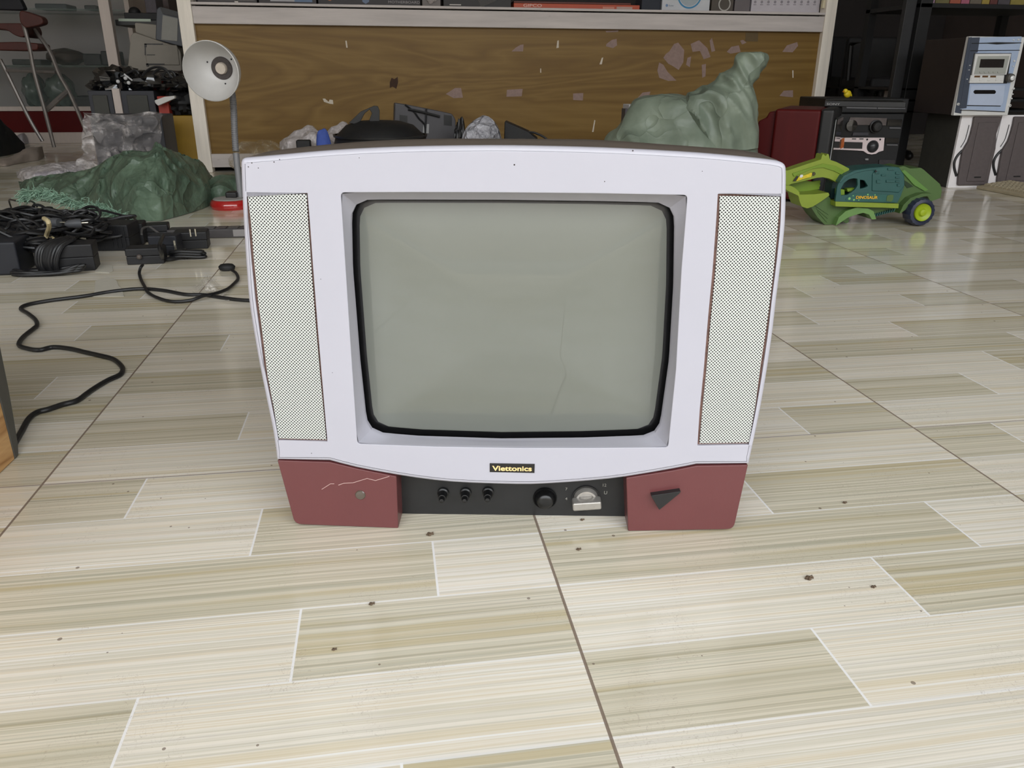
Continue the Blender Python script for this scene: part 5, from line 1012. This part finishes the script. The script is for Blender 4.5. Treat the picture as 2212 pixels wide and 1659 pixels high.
sgoods('green_wrap', 18, 66, 158, ztb, (92, 108, 100), 'folded grey-green plastic wrap at left on the base shelf of the showcase', 'wrap', kind='b', jit=.3, rough=.25); sgoods('green_wrap', 68, 132, 160, ztb, (100, 116, 108), 'larger grey-green plastic wrap standing on the base shelf', 'wrap', kind='b', jit=.3, rough=.25)
sgoods('black_case', 136, 196, 208, ztb, (24, 24, 26), 'black low case right of the plastic wraps on the base shelf', 'case'); sgoods('black_device', 92, 160, 8, zt0, (52, 62, 66), 'slate device on the upper glass shelf', 'device'); sgoods('camera_body', 196, 222, 12, zt0, (28, 28, 30), 'black camera-like body on the upper glass shelf next to the post', 'camera')
# white upright post nearer
YP = 5.2; f = Fr((A(238, 100, YP).x, YP, 0)); o = MB().box(f.P(227, 100).x, f.P(250, 100).x, 0, .05, 0, 1.9).build('white_post', m_wh2, None, bevel=.003); o.matrix_world = f.M; tag(o, 'upright white painted wooden post between showcase and beige monitor', 'post')
# folding chair
YL = 5.6; lF = Fr((A(90, 200, YL).x, YL, 0)); t = thing('folding_chair', lF, 'folded chair with thin grey metal legs and dark red padding', 'chair'); m_leg = pm('leg_steel', (132, 126, 122), .35, .1, 30, metal=.4); m_pad = pm('pad_red', (92, 36, 26), .5, .2, 14); m_padd = pm('pad_dark', (22, 22, 34), .6, .2, 14)
def lp(u, v, y=0): p = lF.P(u, v, y); p.z = max(.008, p.z); return p
def legs(pts): MB().tube(cr(pts, 6), .012, 8).build('leg', m_leg, t)
legs([lp(45, 32), lp(62, 95), lp(75, 160), lp(97, 240), lp(117, 318)]); legs([lp(50, 35, .15), lp(80, 72, .12), lp(108, 112, .1), lp(128, 160, .1), lp(150, 200, .1), lp(170, 245, .1), lp(188, 290, .1)])
legs([lp(0, 128, .25), lp(15, 158, .25), lp(45, 220, .25), lp(68, 265, .25), (lp(92, 305, .25))])
MB().tube([lp(14, 152, .2), lp(120, 156, .1)], .009, 8).build('cross_bar', m_leg, t); MB().tube([lp(100, 238, .05), lp(125, 215, .05), lp(145, 198, .1)], .016, 8).build('hinge_bracket', m_leg, t)
def pad(nm, pts, y0, y1, m): l = [Vector((p.x, p.z)) for p in (lF.P(u, v, 0) for u, v in pts)]; MB().prism(rounded(l, .05), y0, y1).build(nm, m, t, bevel=.015, seg=3)
pad('armrest', [(48, 22), (70, 28), (98, 38), (102, 52), (88, 57), (62, 62), (50, 50)], -.05, .03, m_pad); pad('backrest', [(-30, -25), (35, -12), (50, 20), (40, 22), (-30, 20)], .02, .08, m_padd)
pad('seat', [(-30, 50), (50, 50), (58, 70), (50, 82), (30, 76), (15, 64), (-30, 62)], .0, .25, m_pad); pad('lower_pad', [(-30, 92), (45, 90), (82, 94), (82, 108), (50, 110), (-30, 108)], .0, .2, m_pad)
# beige crt monitor on a dark table, with table
YM = 4.75; mF_ = Fr((A(330, 150, YM).x, YM, 0), R(0)); ztab = mF_.P(330, 160, 0).z
t = thing('low_table', mF_, 'dark low table carrying the beige tube monitor left of the counter', 'table'); tx0, tx1 = mF_.P(252, 160).x, mF_.P(402, 160).x-.0
MB().box(tx0, tx1, .0, .55, ztab-.03, ztab).build('table_top', m_dark, t, bevel=.004)
for x_ in (tx0+.02, tx1-.05):
    for y_ in (.02, .5): MB().box(x_, x_+.03, y_, y_+.03, 0, ztab-.03).build('leg', m_dark, t)
nF = Fr((mF_.o.x, YM+.02, ztab)); t = thing('crt_monitor', nF, 'greyish beige tube monitor lying with its vented side outwards on low table', 'monitor'); m_mb = pm('monitor_beige', (134, 128, 118), .6, .05, 14)
def np_(pts): return [Vector((p.x, max(0, p.z))) for p in (nF.P(200+x/9.217, y/9.217, 0) for x, y in pts)]
hs = np_([(760, 700), (820, 640), (1250, 790), (1680, 930), (1760, 1050), (1780, 1420), (760, 1400), (700, 1330)]); MB().prism(rounded(hs, .012), 0, .36).build('housing', m_mb, t, bevel=.01, seg=3)
MB().prism(rounded(np_([(790, 440), (1200, 480), (1640, 600), (1700, 930), (1250, 800), (810, 640)]), .01), .04, .34).build('upper_shell', m_mb, t, bevel=.01)
MB().prism(np_([(1035, 870), (1680, 900), (1700, 960), (1740, 1300), (1080, 1290)]), -.006, .004).build('vent_panel', m_mb, t, bevel=.004)
for x0_, y0_, x1_, y1_ in ((1035, 868, 1400, 890), (1040, 870, 1085, 940), (1070, 1265, 1440, 1290), (1080, 1262, 1120, 1320), (1085, 1085, 1250, 1100), (1045, 930, 1065, 1100)): MB().prism(np_([(x0_, y0_), (x1_, y0_), (x1_, y1_), (x0_, y1_)]), -.0075, -.003).build('vent_slot', m_blk, t)
hF = Fr((mF_.o.x, YM+.05, nF.M.translation.z+np_([(1250, 700)])[0].y-.0)); zq = hF.o.z
t = thing('flat_monitor', hF, 'small slate monitor with black rim standing on the beige monitor', 'monitor'); 
def hp_(pts): return [Vector((p.x, p.z)) for p in (hF.P(200+x/9.217, y/9.217, 0) for x, y in pts)]
MB().prism(rounded(hp_([(1330, 130), (1740, 250), (1800, 940), (1250, 790), (1270, 180)]), .01), .0, .05).build('frame', pm('slate_frame', (86, 90, 98), .45, .06, 20), t, bevel=.006)
MB().prism(hp_([(1345, 135), (1740, 245), (1750, 350), (1400, 270)]), -.01, .0).build('black_rim', m_blk, t); MB().prism(hp_([(1400, 300), (1700, 370), (1690, 820), (1370, 790)]), -.004, .002).build('screen_glass', pm('screen_grey', (110, 116, 112), .12, .1, 8, coat=1), t)
vF = Fr((mF_.o.x, YM+.0, 0)); zv = vF.P(290, 43).z
# wall shelf with black player and light strip
YW = 5.3; wF = Fr((A(290, 40, YW).x, YW, 0)); a_, b_ = wF.P(248, 42).x, wF.P(345, 42).x; zv = wF.P(290, 43).z
t = thing('bracket_shelf', Fr((wF.o.x, YW, 0)), 'small black shelf on a dark upright behind the beige monitor', 'shelf'); MB().box(a_, b_, 0, .3, zv-.03, zv).build('board', m_blk, t, bevel=.003); MB().box(a_+.02, b_-.05, -.002, .0, zv-.008, zv+.006).build('pale_edge', pm('edge_pale', (170, 184, 168), .3, .05, 20), t); MB().box((a_+b_)/2-.05, (a_+b_)/2+.05, .24, .3, 0, zv-.03).build('upright', m_dark, t)
o = MB().box(wF.P(265, 30).x, wF.P(342, 30).x, .02, .25, zv, wF.P(300, 27).z).ball((wF.P(280, 24).x, .1, wF.P(280, 26).z), .035, 0, 8).build('disc_player', m_blk2, None, bevel=.004); o.matrix_world = wF.M; tag(o, 'black player with curled lead on the small black shelf', 'player')
o = MB().box(wF.P(312, 20).x, wF.P(336, 20).x, .03, .2, 0, .09).build('carton', pm('carton_dim', (92, 84, 92), .6, .2, 60), None, bevel=.003); o.matrix_world = Fr((wF.o.x, YW, wF.P(300, 27).z)).M; tag(o, 'small dim violet grey box on top of the black shelf player', 'box')
o = MB().box(wF.P(280, 0).x, wF.P(335, 0).x, .32, .6, 0, 1.5).build('cupboard', pm('cupboard_mauve', (120, 106, 104), .7, .05, 6), None, bevel=.004); o.matrix_world = wF.M; tag(o, 'tall dull mauve cupboard standing behind the small black shelf', 'cupboard')
# cables heap on the boxes
YB2 = 4.35; kF2 = Fr((A(300, 190, YB2).x, YB2, 0)); zb = kF2.P(300, 196, 0).z
def kk(u, v, y=0): return kF2.P(u, v, y)
m_dg = pm('panel_slate', (58, 60, 68), .55, .08, 20); m_dgo = pm('panel_olive', (72, 72, 66), .6, .1, 20)
def cabi(name, u0, u1, label, y=0):
    f = Fr((kF2.o.x+kk(u0, 240).x, YB2+y, 0)); t = thing(name, f, label, 'loudspeaker'); w_ = kk(u1, 240).x-kk(u0, 240).x; MB().box(0, w_, 0, .26, 0, zb).build('cabinet', m_dg, t, bevel=.004); MB().box(w_*.18, w_*.8, -.008, .002, .02, zb-.02).build('cloth_grille', m_dgo, t, bevel=.003); return t
cabi('loudspeaker', 196, 248, 'dark slate loudspeaker left of the pale strip under film wrap'); cabi('loudspeaker', 266, 338, 'dark slate loudspeaker right of the pale strip under film wrap')
f = Fr((kF2.o.x+kk(250, 240).x, YB2-.01, 0)); o = MB().box(0, .035, 0, .03, 0, zb+.01).build('wooden_batten', m_wh2, None, bevel=.002); o.matrix_world = f.M; tag(o, 'pale wooden strip standing between two dark slate loudspeakers', 'batten')
f = Fr((kF2.o.x+kk(300, 190).x, YB2, zb)); t = thing('cable_heap', f, 'heap of glossy black cables and adapters on the two slate loudspeakers', 'cables')
mb = MB()
for i, (u, v, rx, rz) in enumerate(((225, 188, .07, .035), (262, 178, .11, .07), (300, 182, .12, .05), (345, 185, .13, .05), (385, 186, .1, .05))):
    p = kk(u, v, .1)-Vector((kk(300, 190).x, 0, zb)); mb.ball((p.x, .1, max(rz*.6, p.z)), 1, 0, 12, (rx, .1, rz), .5, 14)
mb.v = [(v[0], v[1], max(.002, v[2])) for v in mb.v]
mb.build('cable_mass', m_gl, t)
for i, pts in enumerate((((300, 190), (310, 160), (335, 145), (360, 152), (372, 180)), ((318, 185), (330, 160), (350, 148), (370, 165), (385, 190)), ((345, 185), (355, 158), (372, 155), (382, 172), (392, 195)), ((240, 195), (262, 170), (280, 165), (300, 175), (312, 190)), ((215, 196), (235, 182), (262, 165), (290, 152), (300, 160)))):
    cable('cable_loop', cr([kk(u, v, .04)-Vector((kk(300, 190).x, 0, zb)) for u, v in pts], 6), .006, m_rub, t)
MB().tube([kk(268, 160, .0)-Vector((kk(300, 190).x, 0, zb)), kk(286, 174, .0)-Vector((kk(300, 190).x, 0, zb))], .004, 8).build('white_tie', pm('tie_white', (206, 206, 206), .5, .05, 20), t)
for u, v in ((271, 169), (278, 179), (255, 176)): p = kk(u, v, -.03)-Vector((kk(300, 190).x, 0, zb)); MB().ball(p, .009, 0, 8).build('plug_tip', MATS['tie_white'], t)
# items right of the speakers: white adapter, red box, dark coil, yellow case, white board
f = Fr((kF2.o.x+kk(360, 290).x, YB2-.02, 0)); w_ = kk(424, 290).x-kk(362, 290).x; zy = kk(390, 250).z; t = thing('yellow_crate', f, 'mustard yellow box squeezed between film wrap and counter post', 'box')
MB().box(.0, w_-.0, .02, .3, 0, zy).build('crate_body', pm('mustard', (150, 118, 36), .45, .15, 8, dirt=(176, 150, 84), dirt_amt=.02), t, bevel=.005)
f = Fr((kF2.o.x+kk(338, 290).x, YB2-.04, 0)); o = MB().box(0, kk(361, 290).x-kk(340, 290).x, 0, .02, 0, kk(350, 250).z).build('white_board', pm('board_white', (182, 176, 168), .6, .04, 12), None, bevel=.008); o.matrix_world = f.M; tag(o, 'pale upright board edge left of the mustard yellow box', 'board')
f = Fr((kF2.o.x+kk(385, 240).x, YB2+.1, zy)); o = MB().ball((0, 0, .055), 1, 0, 14, (.085, .08, .06), .45, 16); o.v = [(v[0], v[1], max(.002, v[2])) for v in o.v]; o = o.build('cable_bundle', m_blk2, None); o.matrix_world = f.M; tag(o, 'black coiled cables on top of the mustard yellow box', 'cables')
f = Fr((kF2.o.x+kk(342, 232).x, YB2, 0)); t = thing('red_box', f, 'narrow red and white box behind the pale board edge', 'box'); MB().box(0, .05, .0, .06, 0, kk(345, 208).z).build('carton', pm('red_print', (160, 50, 36), .5, .08, 20), t, bevel=.003)
f2_ = Fr((kF2.o.x, YB2, 0)); zr = kk(345, 208).z
q = [kk(342, 222), kk(340, 216), kk(362, 208), (kk(383, 206)), kk(384, 212), kk(348, 228)]; f = Fr((kF2.o.x+kk(342, 232).x, YB2-.06, zy)); mb = MB().prism([(p.x-kk(342, 232).x, p.z-zy) for p in q], 0, .035); o = mb.build('white_adapter', pm('adapter_white', (206, 204, 200), .35, .04, 20), None, bevel=.004); o.matrix_world = f.M; tag(o, 'white adapter with black loop lying over the red box', 'adapter')
# film wrapped stack
m_wrap = cloth_mat('wrap_film', (186, 180, 180), (232, 226, 224), 9, 1.0, .2, .1, .02)
YQ = 4.0; qF = Fr((A(265, 330, YQ).x, YQ, 0)); t = thing('wrapped_stack', qF, 'dark slate case wrapped in crumpled clear film behind the green sack', 'case')
q = [qF.P(192, 250), qF.P(348, 248), qF.P(352, 365), qF.P(192, 365)]; MB().box(q[0].x, q[1].x, 0, .22, 0.06, q[0].z).build('case', m_dg, t, bevel=.005)
MB().box(q[0].x+.02, q[1].x-.1, -.04, .18, 0, .075).build('black_base', m_blk2, t, bevel=.006)
rws = []
for j in range(30):
    row = []; v = 240+j*(370-240)/29
    for i in range(46):
        u = 183+i*(352-183)/45; p = qF.P(u, v, -.03); n_ = noise.noise(Vector((p.x*9, p.z*11, 3))); n2 = noise.noise(Vector((p.x*25, p.z*25, 8))); p.y = -.05-.07*abs(n_)-.03*n2-(.05 if j > 22 and i < 12 else 0); p.z = max(.003, p.z+.02*n_); row.append(p)
    rws.append(row)
surf(rws).build('film_wrap', m_wrap, t, sharp=80)
# litter
def litter(name, cols, lab, cat, m, hd=.1, amp=.012, fq=12):
    c = G(cols[len(cols)//2][0], cols[len(cols)//2][1]); f = Fr((c.x, c.y, 0)); o = surf(heap(f, cols, hd, amp, fq, 16, 6, 1, .8)).build(name, m, None, sharp=80); o.matrix_world = f.M; return tag(o, lab, cat)
litter('plastic_bag', [(38, 385, 378), (55, 392, 366), (85, 393, 360), (120, 393, 354), (150, 390, 352), (185, 386, 350), (192, 380, 372)], 'flat whitish plastic bag on the floor behind the dark green sack', 'bag', m_poly, .16, .02)
litter('paper_sheet', [(72, 389, 376), (95, 390, 371), (125, 387, 368), (160, 383, 367), (186, 378, 367)], 'pale lilac folded paper lying on the flat whitish bag', 'paper', pm('lilac_paper', (190, 184, 206), .6, .04, 20), .05, .004)
litter('paper_sheet', [(-12, 358, 346), (10, 360, 344), (30, 356, 338), (60, 350, 322), (85, 346, 318), (96, 338, 316)], 'crumpled off-white paper near the folding chair feet', 'paper', pm('litter_paper', (150, 138, 128), .7, .1, 20), .12, .015)
litter('paper_sheet', [(20, 306, 300), (45, 312, 290), (62, 310, 288), (78, 306, 292)], 'small pale scrap by the white base rail of the showcase', 'paper', pm('litter_pale', (170, 166, 170), .7, .1, 20), .06, .01)
litter('dark_cloth', [(-70, 345, 200), (-25, 342, 215), (5, 338, 240), (28, 333, 272), (48, 328, 300), (56, 326, 312)], 'black crumpled fabric heap on the floor at the far left picture edge', 'fabric', pm('black_cloth', (20, 22, 22), .85, .2, 30), .14, .03, 6)
# ================================================================ camera, light
cam = bpy.data.cameras.new('camera'); co = bpy.data.objects.new('camera', cam); COL.objects.link(co)
cam.sensor_fit = 'HORIZONTAL'; cam.sensor_width = 36; cam.lens = CF/IW*36; cam.clip_start = .02
Mx = Matrix((( _R.x, _U.x, -_F.x, EYE.x), (_R.y, _U.y, -_F.y, EYE.y), (_R.z, _U.z, -_F.z, EYE.z), (0, 0, 0, 1))); co.matrix_world = Mx
SC.camera = co
wd = bpy.data.worlds.new('sky'); SC.world = wd; wd.use_nodes = True; nt = wd.node_tree; bg = nt.nodes['Background']; g = NG(nt)
tc = N(nt, 'ShaderNodeTexCoord'); sp = N(nt, 'ShaderNodeSeparateXYZ'); nt.links.new(tc.outputs['Generated'], sp.inputs[0])
cl = g.noise(tc.outputs['Generated'], 2.2, 5, .55)
sk = g.ramp(g.m('ADD', sp.outputs[2], g.m('MULTIPLY', cl, .25)), [(0.0, (.62, .66, .70)), (.25, (.80, .84, .88)), (1.0, (1.0, 1.03, 1.06))])
nt.links.new(sk, bg.inputs[0]); bg.inputs[1].default_value = SKY
la = bpy.data.lights.new('doorway_portal', 'AREA'); la.shape = 'RECTANGLE'; la.size = 8.3; la.size_y = 3.5; la.cycles.is_portal = True
lo_ = bpy.data.objects.new('doorway_portal', la); COL.objects.link(lo_); lo_.location = (.15, YF-.1, 1.75); lo_.rotation_euler = (R(90), 0, 0)
vs = SC.view_settings; vs.view_transform = 'Standard'; vs.look = 'None'; vs.gamma = 1.0; vs.exposure = EXPO; vs.use_curve_mapping = False
